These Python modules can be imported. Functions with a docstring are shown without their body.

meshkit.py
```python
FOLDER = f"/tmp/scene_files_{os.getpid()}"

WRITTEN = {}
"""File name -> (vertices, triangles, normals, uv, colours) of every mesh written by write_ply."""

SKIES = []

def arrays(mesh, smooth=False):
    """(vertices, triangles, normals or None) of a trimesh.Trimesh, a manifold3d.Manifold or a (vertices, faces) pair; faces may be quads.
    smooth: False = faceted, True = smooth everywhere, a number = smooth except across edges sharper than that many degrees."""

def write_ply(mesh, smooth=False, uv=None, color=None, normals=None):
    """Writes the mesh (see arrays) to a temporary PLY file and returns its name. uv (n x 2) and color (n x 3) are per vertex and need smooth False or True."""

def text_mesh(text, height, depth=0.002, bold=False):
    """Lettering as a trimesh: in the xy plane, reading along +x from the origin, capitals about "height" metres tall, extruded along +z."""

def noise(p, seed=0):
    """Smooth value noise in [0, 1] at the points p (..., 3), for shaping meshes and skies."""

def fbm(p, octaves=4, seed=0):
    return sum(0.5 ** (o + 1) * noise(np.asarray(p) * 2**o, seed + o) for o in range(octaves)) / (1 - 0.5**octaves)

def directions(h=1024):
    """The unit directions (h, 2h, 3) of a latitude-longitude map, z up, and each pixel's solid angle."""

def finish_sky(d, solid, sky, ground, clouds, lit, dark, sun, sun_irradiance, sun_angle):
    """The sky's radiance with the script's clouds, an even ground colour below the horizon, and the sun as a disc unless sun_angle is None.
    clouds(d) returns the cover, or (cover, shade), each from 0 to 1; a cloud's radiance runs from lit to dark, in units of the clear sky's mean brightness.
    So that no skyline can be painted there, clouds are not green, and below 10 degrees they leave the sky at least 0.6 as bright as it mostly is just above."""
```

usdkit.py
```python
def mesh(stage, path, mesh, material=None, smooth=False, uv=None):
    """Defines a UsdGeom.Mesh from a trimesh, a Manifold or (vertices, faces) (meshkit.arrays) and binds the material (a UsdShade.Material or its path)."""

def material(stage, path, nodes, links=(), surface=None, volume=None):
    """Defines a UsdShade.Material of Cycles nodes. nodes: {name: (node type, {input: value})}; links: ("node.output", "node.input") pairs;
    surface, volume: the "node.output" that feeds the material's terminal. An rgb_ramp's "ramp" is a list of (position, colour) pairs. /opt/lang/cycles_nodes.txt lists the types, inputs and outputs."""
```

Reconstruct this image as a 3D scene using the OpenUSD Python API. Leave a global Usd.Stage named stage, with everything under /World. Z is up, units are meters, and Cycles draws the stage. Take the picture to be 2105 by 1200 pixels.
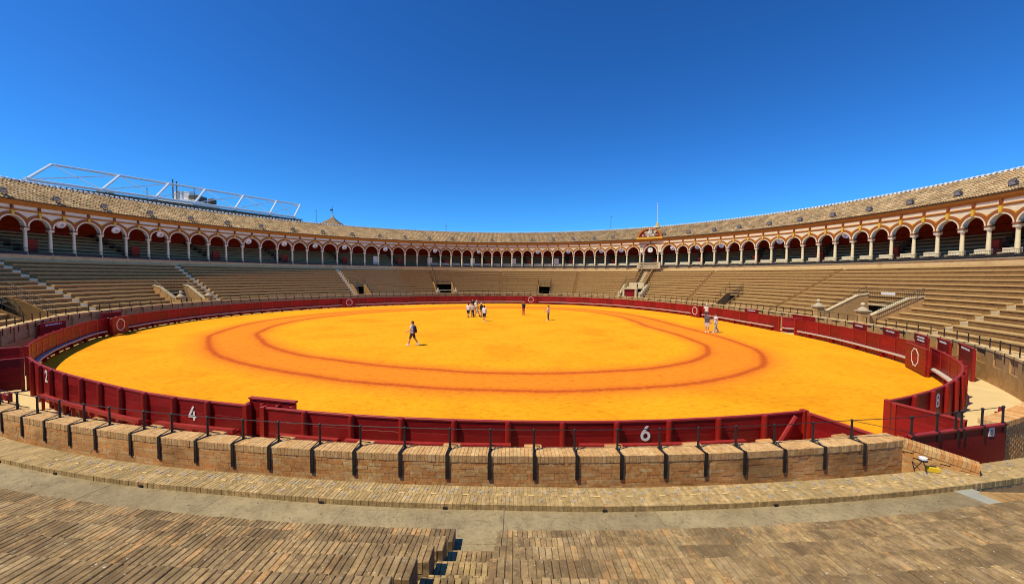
import math, random
import numpy as np
import trimesh, manifold3d, usdkit, meshkit
from manifold3d import Manifold
from shapely.geometry import Polygon, box as sbox
from scipy.interpolate import PchipInterpolator
from pxr import Usd, UsdGeom, UsdLux, UsdShade, Gf, Sdf, Vt

random.seed(7)
RNG = np.random.default_rng(7)
stage = Usd.Stage.CreateInMemory()
UsdGeom.SetStageUpAxis(stage, 'Z')
UsdGeom.SetStageMetersPerUnit(stage, 1.0)
UsdGeom.Xform.Define(stage, '/World')
UsdGeom.Scope.Define(stage, '/World/Looks')

# ------------------------------------------------------------------ camera, sky, sun, exposure
CAM_H, PITCH, ROLL, FPX = 5.0, 0.0414, 0.0073, 792.28
EXPOSURE = 0.2
SUN_AZ, SUN_EL = math.radians(62.0), math.radians(59.0)      # azimuth measured from behind the viewer towards the left
SUN_DIR = np.array([-math.sin(SUN_AZ) * math.cos(SUN_EL), -math.cos(SUN_AZ) * math.cos(SUN_EL), math.sin(SUN_EL)])
SUN_INT, SKY_STR = 1.1, 0.0777

cp, sp = math.cos(PITCH), math.sin(PITCH)
fwd, up, right = np.array([0, cp, -sp]), np.array([0, sp, cp]), np.array([1.0, 0, 0])
cr, sr = math.cos(ROLL), math.sin(ROLL)
R2, U2 = cr * right + sr * up, -sr * right + cr * up
cam = UsdGeom.Camera.Define(stage, '/World/camera')
M4 = np.eye(4); M4[0, :3], M4[1, :3], M4[2, :3], M4[3, :3] = R2, U2, -fwd, [0, 0, CAM_H]
cam.AddTransformOp().Set(Gf.Matrix4d(*M4.ravel().tolist()))
cam.CreateHorizontalApertureAttr(36.0)
cam.CreateVerticalApertureAttr(36.0 * 583 / 1024)
cam.CreateFocalLengthAttr(36.0 * FPX / 2105)
cam.CreateClippingRangeAttr(Gf.Vec2f(0.05, 5000))
cam.CreateExposureAttr(EXPOSURE)

sky = UsdLux.DomeLight.Define(stage, '/World/sky')
skymat = usdkit.material(stage, '/World/Looks/sky_air', {
    's': ('sky_texture', {'sky_type': 'single_scattering', 'sun_disc': False, 'sun_elevation': SUN_EL,
                          'sun_rotation': math.atan2(SUN_DIR[0], SUN_DIR[1]), 'altitude': 300.0,
                          'air_density': 1.0, 'aerosol_density': 0.25, 'ozone_density': 3.0}),
    'gm': ('gamma', {'gamma': 1.36}), 'h': ('mix_color', {'blend_type': 'multiply', 'fac': 1.0, 'b': (0.21, 0.63, 1.0), 'use_clamp': False}),
    'b': ('background_shader', {'strength': SKY_STR})},
    [('s.color', 'gm.color'), ('gm.color', 'h.a'), ('h.result', 'b.color')], surface='b.background')
UsdShade.MaterialBindingAPI.Apply(sky.GetPrim()).Bind(skymat)
sky.GetPrim().SetCustomDataByKey('label', 'cloudless deep blue sky')
sky.GetPrim().SetCustomDataByKey('kind', 'structure')

sun = UsdLux.DistantLight.Define(stage, '/World/sun')
sun.CreateNormalizeAttr(True)
sun.CreateIntensityAttr(SUN_INT)
sun.CreateAngleAttr(0.5)
sun.CreateColorAttr(Gf.Vec3f(1.0, 0.89, 0.63))
zz = SUN_DIR; xx = np.cross([0, 0, 1.0], zz); xx /= np.linalg.norm(xx); yy = np.cross(zz, xx)
MS = np.eye(4); MS[0, :3], MS[1, :3], MS[2, :3] = xx, yy, zz
sun.AddTransformOp().Set(Gf.Matrix4d(*MS.ravel().tolist()))

# ------------------------------------------------------------------ plan of the ring (polar about CY)
CY = 37.06
_t = np.array([(-180, 33.9), (-171, 33.1), (-166.8, 32.85), (-159.4, 31.75), (-150, 30.7), (-141, 29.85), (-129, 28.7), (-124, 28.3),
               (-118.7, 27.97), (-113, 27.8), (-104, 27.55), (-92.7, 27.57), (-84, 27.69), (-73.4, 27.87), (-66.5, 28.1), (-57, 28.25),
               (-48, 28.3), (-42, 28.06), (-32.5, 27.5), (-25.8, 26.7), (-16.3, 25.9), (-4.6, 25.0), (6.2, 24.75), (19.7, 25.5), (30, 26.6),
               (45, 28.75), (60, 31), (75, 32.3), (90, 32.5), (105, 32.3), (120, 32.5), (135, 33.2), (150, 34.1), (165, 34.5)])
_rf = PchipInterpolator(np.concatenate([_t[:, 0] - 360, _t[:, 0], _t[:, 0] + 360]), np.tile(_t[:, 1], 3))
HG = [44.5706, -3.7939, 0.577, -0.3524, -0.2655, -0.2099, -0.1519]
_zp = PchipInterpolator([-180, -140, -118, -66, -45, 0, 60, 150, 180, 220, 242, 294], [1.85, 1.8, 1.5, 1.5, 1.66, 1.65, 1.8, 1.85, 1.85, 1.8, 1.5, 1.5])

def norm180(a): return (a + 180.0) % 360.0 - 180.0
def rf(a): return float(_rf(norm180(a)))
def rg(a):
    T = math.radians(a)
    return HG[0] + sum(HG[1 + 2 * k] * math.cos((k + 1) * T) + HG[2 + 2 * k] * math.sin((k + 1) * T) for k in range(3))
def zp(a): return float(_zp(norm180(a)))
def off(a): return 0.0012 * (norm180(a) + 91.0) ** 2
def P(a, r, z=0.0):
    T = math.radians(a)
    return np.array([r * math.cos(T), CY + r * math.sin(T), z])
HB = 1.37                                   # ring fence height
ZF, ZC, ZE, ZR = 6.77, 9.51, 11.97, 14.56   # gallery floor, springing, eave, ridge
NROW, RISE = 14, 0.38

# ------------------------------------------------------------------ prim helpers
LOC, USED = {'/World': np.zeros(3)}, {}

def unique(parent, name):
    k = (parent, name)
    n = USED.get(k, -1) + 1
    USED[k] = n
    return f'{parent}/{name}' if n == 0 else f'{parent}/{name}_{n:03d}'

def tag(prim, label=None, cat=None, group=None, kind=None):
    for k, v in (('label', label), ('category', cat), ('group', group), ('kind', kind)):
        if v:
            prim.SetCustomDataByKey(k, v)
    return prim

def thing(name, label, cat, loc=(0, 0, 0), group=None):
    path = unique('/World', name)
    x = UsdGeom.Xform.Define(stage, path)
    x.AddTranslateOp().Set(Gf.Vec3d(*map(float, loc)))
    LOC[path] = np.array(loc, float)
    tag(x.GetPrim(), label, cat, group)
    return path

class MB:
    """Collects faces of one mesh."""
    def __init__(s): s.v, s.f, s.r, s.n = [], [], [], 0
    def add(s, v, f, rnd=None):
        v, f = np.asarray(v, float), np.asarray(f, int)
        if f.shape[1] == 4: f = np.vstack([f[:, [0, 1, 2]], f[:, [0, 2, 3]]])
        s.v.append(v); s.f.append(f + s.n); s.n += len(v)
        s.r.append(np.full(len(v), random.random() if rnd is None else rnd))
        return s
    def mesh(s, m, rnd=None):
        if hasattr(m, 'to_mesh'):
            q = m.to_mesh(); return s.add(q.vert_properties[:, :3], q.tri_verts, rnd)
        return s.add(m.vertices, m.faces, rnd)
    def box(s, c, u, w, h, lu, lw, lh, rnd=None, ch=0.0):
        """box centred at c with half axes along unit vectors u, w, h; ch chamfers the +h edges"""
        c = np.asarray(c, float)
        A = []
        lev = [(-1, 0)] + ([(1 - 2 * ch / lh, 0), (1, ch)] if ch else [(1, 0)])
        for hh, inset in lev:
            for a, b in ((-1, -1), (1, -1), (1, 1), (-1, 1)):
                A.append(c + u * a * (lu / 2 - inset) + w * b * (lw / 2 - inset) + h * hh * lh / 2)
        F = [(3, 2, 1, 0)]
        for L in range(len(lev) - 1):
            for i in range(4):
                j = (i + 1) % 4
                F.append((4 * L + i, 4 * L + j, 4 * L + 4 + j, 4 * L + 4 + i))
        k = 4 * (len(lev) - 1)
        F.append((k, k + 1, k + 2, k + 3))
        return s.add(A, F, rnd)
    def abox(s, c, size, rnd=None, ch=0.0):
        return s.box(c, np.array([1., 0, 0]), np.array([0, 1., 0]), np.array([0, 0, 1.]), *size, rnd=rnd, ch=ch)
    def rbox(s, a, r0, r1, z0, z1, w, rnd=None, ch=0.0):
        """box standing at angle a, radially r0..r1, tangential width w"""
        T = math.radians(a); rad, tan = np.array([math.cos(T), math.sin(T), 0]), np.array([-math.sin(T), math.cos(T), 0])
        return s.box(P(a, (r0 + r1) / 2, (z0 + z1) / 2), rad, tan, np.array([0, 0, 1.]), r1 - r0, w, z1 - z0, rnd=rnd, ch=ch)
    def cbox(s, a, fun, d0, d1, z0, z1, w, rnd=None, ch=0.0):
        """box following the curve r = fun(angle): d0..d1 outwards from the curve, w along it"""
        t = P(a + .15, fun(a + .15)) - P(a - .15, fun(a - .15)); t /= np.linalg.norm(t); o = np.cross(t, [0, 0, 1.0])
        return s.box(P(a, fun(a), (z0 + z1) / 2) + o * (d0 + d1) / 2, o, t, np.array([0, 0, 1.]), d1 - d0, w, z1 - z0, rnd=rnd, ch=ch)
    def tube(s, p, q, r, n=6, r2=None):
        p, q = np.asarray(p, float), np.asarray(q, float); d = q - p; d = d / max(np.linalg.norm(d), 1e-9)
        a = np.cross(d, [0, 0, 1.0] if abs(d[2]) < .9 else [1.0, 0, 0]); a /= np.linalg.norm(a); b = np.cross(d, a)
        t = np.arange(n) * 2 * math.pi / n
        ring = np.outer(np.cos(t), a) + np.outer(np.sin(t), b)
        V = np.vstack([p + ring * r, q + ring * (r if r2 is None else r2), [p], [q]])
        F = []
        for i in range(n):
            j = (i + 1) % n
            F += [(i, j, n + j), (i, n + j, n + i), (2 * n, j, i), (2 * n + 1, n + i, n + j)]
        return s.add(V, F)
    def lathe(s, c, prof, n=12):
        c = np.asarray(c, float); t = np.arange(n) * 2 * math.pi / n
        V = np.vstack([np.column_stack([c[0] + r * np.cos(t), c[1] + r * np.sin(t), np.full(n, c[2] + z)]) for r, z in prof])
        F = []
        for L in range(len(prof) - 1):
            for i in range(n):
                j = (i + 1) % n
                F.append((L * n + i, L * n + j, L * n + n + j, L * n + n + i))
        V = np.vstack([V, [c + [0, 0, prof[0][1]]], [c + [0, 0, prof[-1][1]]]]); m = len(prof) * n
        tri = [(m, (i + 1) % n, i) for i in range(n)] + [(m + 1, m - n + i, m - n + (i + 1) % n) for i in range(n)]
        s.add(V, np.vstack([np.array([(a, b, c2) for a, b, c2, _ in F] + [(a, c2, d) for a, _, c2, d in F]), np.array(tri)]))
        return s
    def sweep(s, angles, prof, closed=True, caps=True):
        """profile prof(angle) -> [(r, z), ...] carried round the ring"""
        S = [np.array([P(a, r, z) for r, z in prof(a)]) for a in angles]
        k = len(S[0]); V = np.vstack(S); F = []
        for i in range(len(S) - 1):
            for j in range(k if closed else k - 1):
                l = (j + 1) % k
                F.append((i * k + j, i * k + l, (i + 1) * k + l, (i + 1) * k + j))
        s.add(V, F)
        if closed and caps:
            for i in (0, len(S) - 1):
                pts = np.array(prof(angles[i])); pv, pf = None, None
                try:
                    pv, pf = trimesh.creation.triangulate_polygon(Polygon(pts), engine='earcut')
                except Exception:
                    pv, pf = pts, np.array([(0, j, j + 1) for j in range(1, k - 1)])
                s.add(np.array([P(angles[i], r, z) for r, z in pv]), np.asarray(pf))
        return s
    def text(s, txt, h, origin, ux, uz, depth=0.02):
        m = meshkit.text_mesh(txt, h, depth=depth, bold=True)
        v = np.array(m.vertices); v[:, 0] -= (v[:, 0].min() + v[:, 0].max()) / 2; v[:, 1] -= h / 2
        n = np.cross(ux, uz)
        s.add(np.asarray(origin) + np.outer(v[:, 0], ux) + np.outer(v[:, 1], uz) + np.outer(v[:, 2], n), m.faces)
        return s

def obj(name, mb, mat, parent='/World', smooth=False, label=None, kind=None, rnd=False, attrs=None):
    path = unique(parent, name)
    base = LOC.get(parent)
    v, f, r = np.vstack(mb.v), np.vstack(mb.f), np.concatenate(mb.r)
    m = usdkit.mesh(stage, path, (v - base, f), mat, smooth=smooth)
    LOC[path] = base
    if rnd: UsdGeom.PrimvarsAPI(m).CreatePrimvar('rnd', Sdf.ValueTypeNames.FloatArray, 'vertex').Set(Vt.FloatArray.FromNumpy(r.astype(np.float32)))
    for k, val in (attrs or {}).items():
        UsdGeom.PrimvarsAPI(m).CreatePrimvar(k, Sdf.ValueTypeNames.FloatArray, 'vertex').Set(Vt.FloatArray.FromNumpy(np.asarray(val, np.float32)))
    if label: m.GetPrim().SetCustomDataByKey('label', label)
    if kind: m.GetPrim().SetCustomDataByKey('kind', kind)
    return path

def group(name, parent):
    """a part without a mesh of its own, holding sub-parts"""
    path = unique(parent, name); UsdGeom.Xform.Define(stage, path); LOC[path] = LOC[parent]
    return path

def top(name, mb, mat, label, cat, smooth=False, grp=None, **k):
    p = obj(name, mb, mat, '/World', smooth, **k); tag(stage.GetPrimAtPath(p), label, cat, grp); return p

def struct(name, mb, mat, smooth=False, label=None, **k):
    p = obj(name, mb, mat, '/World', smooth, label=label, kind='structure', **k); return p

def copy(src, name, loc, rotz, label, cat, grp=None, scale=None):
    path = unique('/World', name)
    x = UsdGeom.Xform.Define(stage, path)
    x.GetPrim().GetReferences().AddInternalReference(src)
    x.ClearXformOpOrder()
    x.AddTranslateOp().Set(Gf.Vec3d(*map(float, loc))); x.AddRotateZOp().Set(float(rotz))
    x.GetPrim().SetInstanceable(True)
    tag(x.GetPrim(), label, cat, grp)
    return path

def extrude(poly, depth):
    return trimesh.util.concatenate([trimesh.creation.extrude_polygon(p, depth, engine='earcut') for p in getattr(poly, 'geoms', [poly]) if p.area > 1e-7])
def arc(a0, a1, step): return np.linspace(a0, a1, max(2, int(math.ceil(abs(a1 - a0) / step)) + 1))
ORD = ['first', 'second', 'third', 'fourth', 'fifth', 'sixth', 'seventh', 'eighth', 'ninth', 'tenth', 'eleventh', 'twelfth', 'thirteenth',
       'fourteenth', 'fifteenth', 'sixteenth', 'seventeenth', 'eighteenth', 'nineteenth', 'twentieth', 'twenty-first', 'twenty-second', 'twenty-third', 'twenty-fourth']

# ------------------------------------------------------------------ materials
def L(name): return '/World/Looks/' + name

def mat_noise(name, cols, scale=4.0, detail=6.0, rough=0.6, r=0.8, bump=0.0, bscale=60.0, bdist=0.01, stretch=(1, 1, 1), spec=0.3, coat=0.0, metal=0.0, extra=None):
    """surface whose colour wanders between cols by object-space noise"""
    n = {'g': ('geometry', {}), 'm': ('mapping', {'scale': stretch}),
         'n': ('noise_texture', {'scale': scale, 'detail': detail, 'roughness': rough}),
         'c': ('rgb_ramp', {'ramp': list(zip(np.linspace(0.28, 0.72, len(cols)), cols))}),
         'p': ('principled_bsdf', {'roughness': r, 'specular_ior_level': spec, 'coat_weight': coat, 'metallic': metal})}
    l = [('g.position', 'm.vector'), ('m.vector', 'n.vector'), ('n.fac', 'c.fac'), ('c.color', 'p.base_color')]
    if bump:
        n['bn'] = ('noise_texture', {'scale': bscale, 'detail': 4.0, 'roughness': 0.65}); n['b'] = ('bump', {'strength': bump, 'distance': bdist})
        l += [('m.vector', 'bn.vector'), ('bn.fac', 'b.height'), ('b.normal', 'p.normal')]
    return usdkit.material(stage, L(name), n, l, surface='p.BSDF')

def mat_rnd(name, cols, blotch=(0.25, 0.2, 0.13), amount=0.5, r=0.85, bump=0.5, bdist=0.006, nscale=9.0, var=0.5):
    """pieces tinted by their own random number, with lichen and dirt over them"""
    n = {'a': ('attribute', {'attribute': 'rnd'}), 'c': ('rgb_ramp', {'ramp': list(zip(np.linspace(0, 1, len(cols)), cols))}),
         'g': ('geometry', {}), 'n': ('noise_texture', {'scale': nscale, 'detail': 7.0, 'roughness': 0.65}),
         'n2': ('noise_texture', {'scale': 0.9, 'detail': 4.0, 'roughness': 0.6}),
         'k': ('rgb_ramp', {'ramp': [(0.42, (0, 0, 0)), (0.68, (1, 1, 1))]}), 'ms': ('math', {'math_type': 'multiply', 'value2': amount}),
         'x': ('mix_color', {'b': blotch}), 'v': ('rgb_ramp', {'ramp': [(0.3, (1 - var,) * 3), (0.7, (1 + var * 0.6,) * 3)]}), 'y': ('mix_color', {'blend_type': 'multiply', 'fac': 1.0}),
         'bn': ('noise_texture', {'scale': 70.0, 'detail': 4.0}), 'b': ('bump', {'strength': bump, 'distance': bdist}),
         'p': ('principled_bsdf', {'roughness': r, 'specular_ior_level': 0.25})}
    l = [('a.fac', 'c.fac'), ('g.position', 'n.vector'), ('g.position', 'n2.vector'), ('g.position', 'bn.vector'), ('n.fac', 'k.fac'), ('k.color', 'ms.value1'), ('ms.value', 'x.fac'),
         ('c.color', 'x.a'), ('n2.fac', 'v.fac'), ('x.result', 'y.a'), ('v.color', 'y.b'), ('y.result', 'p.base_color'), ('bn.fac', 'b.height'), ('b.normal', 'p.normal')]
    return usdkit.material(stage, L(name), n, l, surface='p.BSDF')

BR = [(0.60, 0.275, 0.085), (0.68, 0.33, 0.11), (0.67, 0.39, 0.15), (0.63, 0.27, 0.08), (0.70, 0.44, 0.19), (0.65, 0.335, 0.115)]        # parapet bricks
BS = [(0.32, 0.21, 0.095), (0.37, 0.245, 0.11), (0.29, 0.19, 0.09), (0.41, 0.275, 0.125), (0.26, 0.17, 0.085), (0.34, 0.225, 0.105), (0.30, 0.195, 0.09), (0.38, 0.25, 0.11), (0.33, 0.215, 0.10), (0.36, 0.24, 0.11), (0.47, 0.27, 0.11)]  # worn seats
BL = [(0.46, 0.32, 0.145), (0.40, 0.27, 0.115), (0.51, 0.36, 0.17), (0.43, 0.29, 0.125), (0.37, 0.255, 0.11), (0.48, 0.33, 0.14)]
M = {}
def mat_brick(name, c, grey, dark, amount):
    n = {'g': ('geometry', {}), 'n': ('noise_texture', {'scale': 13.0, 'detail': 9.0, 'roughness': 0.72}), 'n2': ('noise_texture', {'scale': 3.2, 'detail': 8.0, 'roughness': 0.7}),
         'n3': ('noise_texture', {'scale': 1.5, 'detail': 8.0, 'roughness': 0.68}), 'n4': ('noise_texture', {'scale': 34.0, 'detail': 3.0}),
         'c': ('rgb_ramp', {'ramp': [(0.30, tuple(np.array(c) * .42)), (0.5, c), (0.70, tuple(np.minimum(np.array(c) * 1.5, .8)))]}),
         'k': ('rgb_ramp', {'ramp': [(0.50, (0, 0, 0)), (0.68, (amount,) * 3)]}), 'k3': ('rgb_ramp', {'ramp': [(0.44, (0, 0, 0)), (0.60, (amount,) * 3)]}), 'k4': ('rgb_ramp', {'ramp': [(0.685, (0, 0, 0)), (0.71, (.7, .7, .7))]}),
         'x': ('mix_color', {'b': grey}), 'x3': ('mix_color', {'b': dark}), 'x4': ('mix_color', {'b': (0.62, 0.55, 0.42)}),
         'bn': ('noise_texture', {'scale': 95.0, 'detail': 5.0}), 'b': ('bump', {'strength': 0.7, 'distance': 0.006}), 'p': ('principled_bsdf', {'roughness': 0.9, 'specular_ior_level': 0.2})}
    l = [('g.position', f'{q}.vector') for q in ('n', 'n2', 'n3', 'n4', 'bn')] + [('n.fac', 'c.fac'), ('n2.fac', 'k.fac'), ('n3.fac', 'k3.fac'), ('n4.fac', 'k4.fac'), ('c.color', 'x.a'), ('k.color', 'x.fac'),
         ('x.result', 'x3.a'), ('k3.color', 'x3.fac'), ('x3.result', 'x4.a'), ('k4.color', 'x4.fac'), ('x4.result', 'p.base_color'), ('bn.fac', 'b.height'), ('b.normal', 'p.normal')]
    return usdkit.material(stage, L(name), n, l, surface='p.BSDF')
def variants(key, cols, grey=(.40, .30, .165), dark=(.115, .075, .038), amount=.72):
    M[key] = [mat_brick(f'{key}_{i}', c, grey, dark, amount) for i, c in enumerate(cols)]
variants('wall_brick', BR, (.52, .31, .13), (.38, .18, .065), .5)
variants('seat_brick', BS)
variants('ledge_brick', BL, (.30, .235, .125), (.27, .19, .08), .5)
variants('cap_brick', [(0.60, 0.35, 0.145), (0.64, 0.40, 0.18), (0.56, 0.315, 0.125)], (.5, .32, .15), (.42, .25, .10), .4)
M['cap_mix'] = mat_rnd('cap_mix', [(0.60, 0.35, 0.145), (0.64, 0.40, 0.18), (0.56, 0.315, 0.125)], blotch=(0.42, 0.27, 0.12), amount=.35)
M['wall_brick_mix'] = mat_rnd('wall_brick_mix', BR, blotch=(0.36, 0.20, 0.085))
M['seat_brick_mix'] = mat_rnd('seat_brick_mix', BS, blotch=(0.30, 0.26, 0.20))
M['ledge_brick_mix'] = mat_rnd('ledge_brick_mix', BL, blotch=(0.27, 0.2, 0.095))
M['roof_tile'] = mat_rnd('roof_tile', [(0.36, 0.225, 0.105), (0.56, 0.38, 0.185), (0.64, 0.46, 0.25), (0.50, 0.29, 0.14), (0.68, 0.52, 0.30), (0.44, 0.30, 0.155)], blotch=(0.26, 0.19, 0.10), amount=0.6, nscale=3.0)
M['roof_bed'] = mat_noise('roof_bed', [(0.16, 0.10, 0.055), (0.26, 0.17, 0.09)], scale=3.0)
M['mortar'] = mat_noise('mortar', [(0.36, 0.215, 0.095), (0.50, 0.32, 0.15)], scale=6.0, bump=0.5)
M['seat_mortar'] = mat_noise('seat_mortar', [(0.07, 0.048, 0.026), (0.17, 0.115, 0.055), (0.48, 0.37, 0.21)], scale=5.0, detail=8.0, rough=0.7, bump=0.5)
M['stand'] = mat_noise('stand_brick', [(0.17, 0.085, 0.026), (0.35, 0.19, 0.060), (0.25, 0.133, 0.042), (0.46, 0.27, 0.092)], scale=2.2, detail=9.0, rough=0.75, r=0.9, bump=0.6, bscale=14.0, bdist=0.02)
M['stand_edge'] = mat_noise('stand_edge', [(0.38, 0.232, 0.082), (0.60, 0.40, 0.16), (0.47, 0.295, 0.108)], scale=3.0, detail=9.0, rough=0.75, r=0.9, bump=0.4, bscale=20.0)
M['far_brick'] = usdkit.material(stage, L('far_brick'), {
    'g': ('geometry', {}), 'n': ('noise_texture', {'scale': 3.0, 'detail': 8.0, 'roughness': 0.75}), 'c': ('rgb_ramp', {'ramp': [(0.3, (0.32, 0.175, 0.065)), (0.5, (0.48, 0.28, 0.11)), (0.7, (0.58, 0.36, 0.16))]}),
    's': ('separate_xyz', {}), 'w': ('math', {'math_type': 'multiply', 'value2': 13.0}), 'fr': ('math', {'math_type': 'fraction'}), 'lt': ('math', {'math_type': 'less_than', 'value2': 0.2}),
    'f': ('math', {'math_type': 'multiply', 'value2': 0.45}), 'x': ('mix_color', {'b': (0.2, 0.14, 0.08)}), 'b': ('bump', {'strength': 0.6, 'distance': 0.01, 'invert': True}), 'p': ('principled_bsdf', {'roughness': 0.9, 'specular_ior_level': 0.2})},
    [('g.position', 'n.vector'), ('n.fac', 'c.fac'), ('g.position', 's.vector'), ('s.z', 'w.value1'), ('w.value', 'fr.value1'), ('fr.value', 'lt.value1'), ('lt.value', 'f.value1'), ('f.value', 'x.fac'),
     ('c.color', 'x.a'), ('x.result', 'p.base_color'), ('lt.value', 'b.height'), ('b.normal', 'p.normal')], surface='p.BSDF')
M['red'] = mat_noise('red_paint', [(0.19, 0.003, 0.004), (0.25, 0.005, 0.006), (0.22, 0.004, 0.005)], scale=3.0, stretch=(1, 1, 3), r=0.5, spec=0.3, bump=0.15, bscale=30.0, bdist=0.004)
M['red_wood'] = [mat_noise(f'red_wood_{i}', [tuple(np.array((0.10, 0.002, 0.003)) * k), tuple(np.array((0.185, 0.003, 0.004)) * k), tuple(np.array((0.225, 0.0045, 0.005)) * k), tuple(np.array((0.25, 0.006, 0.006)) * k), tuple(np.array((0.36, 0.05, 0.03)) * k)], scale=2.4, detail=11.0, rough=0.72, stretch=(1, 1, 6), r=0.48 + 0.04 * i, spec=0.32, bump=0.35, bscale=14.0, bdist=0.006) for i, k in enumerate((0.85, 1.0, 1.14))]
M['red_post'] = mat_noise('red_post', [(0.24, 0.009, 0.005), (0.31, 0.014, 0.007)], scale=6.0, r=0.45, spec=0.4)
M['red_rail'] = mat_noise('red_rail', [(0.27, 0.016, 0.014), (0.35, 0.028, 0.024)], scale=5.0, r=0.5, spec=0.4)
M['white'] = mat_noise('white_paint', [(0.72, 0.70, 0.66), (0.82, 0.80, 0.77)], scale=5.0, r=0.55)
M['step_white'] = mat_noise('step_white', [(0.44, 0.37, 0.30), (0.60, 0.52, 0.44)], scale=4.0, r=0.6)
M['plaster'] = mat_noise('white_plaster', [(0.68, 0.57, 0.38), (0.80, 0.69, 0.49)], scale=1.6, r=0.8)
M['cream'] = mat_noise('cream_plaster', [(0.60, 0.52, 0.36), (0.72, 0.64, 0.47)], scale=1.6, r=0.8)
M['column'] = mat_noise('column_stone', [(0.70, 0.59, 0.36), (0.82, 0.72, 0.47)], scale=4.0, r=0.7)
M['ochre'] = mat_noise('ochre_paint', [(0.38, 0.125, 0.012), (0.47, 0.17, 0.018)], scale=2.0, r=0.7)
M['ochre_dark'] = mat_noise('ochre_dark', [(0.27, 0.075, 0.012), (0.35, 0.105, 0.016)], scale=2.0, r=0.75)
M['yellow'] = mat_noise('yellow_ochre', [(0.62, 0.36, 0.03), (0.74, 0.46, 0.05)], scale=2.0, r=0.7)
M['rust'] = mat_noise('rust_plaster', [(0.20, 0.042, 0.012), (0.27, 0.062, 0.016)], scale=2.0, r=0.75)
M['maroon'] = mat_noise('maroon_plaster', [(0.20, 0.022, 0.012), (0.27, 0.036, 0.016)], scale=1.2, r=0.8)
M['band'] = mat_noise('band_plaster', [(0.52, 0.34, 0.14), (0.68, 0.48, 0.22), (0.60, 0.40, 0.17)], scale=1.1, detail=8.0, r=0.85)
M['iron'] = mat_noise('black_iron', [(0.012, 0.011, 0.011), (0.028, 0.025, 0.023)], scale=14.0, r=0.5, spec=0.4)
M['tier'] = mat_noise('tier_paint', [(0.34, 0.235, 0.10), (0.46, 0.33, 0.155)], scale=2.0, r=0.85)
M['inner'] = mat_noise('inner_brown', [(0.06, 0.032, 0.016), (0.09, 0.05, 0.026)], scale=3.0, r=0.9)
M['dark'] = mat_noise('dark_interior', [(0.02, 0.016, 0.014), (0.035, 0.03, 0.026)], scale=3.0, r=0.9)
M['stone'] = mat_noise('pale_stone', [(0.48, 0.38, 0.21), (0.64, 0.52, 0.32)], scale=3.5, detail=8.0, r=0.8, bump=0.3)
M['capstone'] = mat_noise('cap_stone', [(0.36, 0.29, 0.18), (0.50, 0.42, 0.29)], scale=5.0, detail=8.0, r=0.85, bump=0.4)
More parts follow.
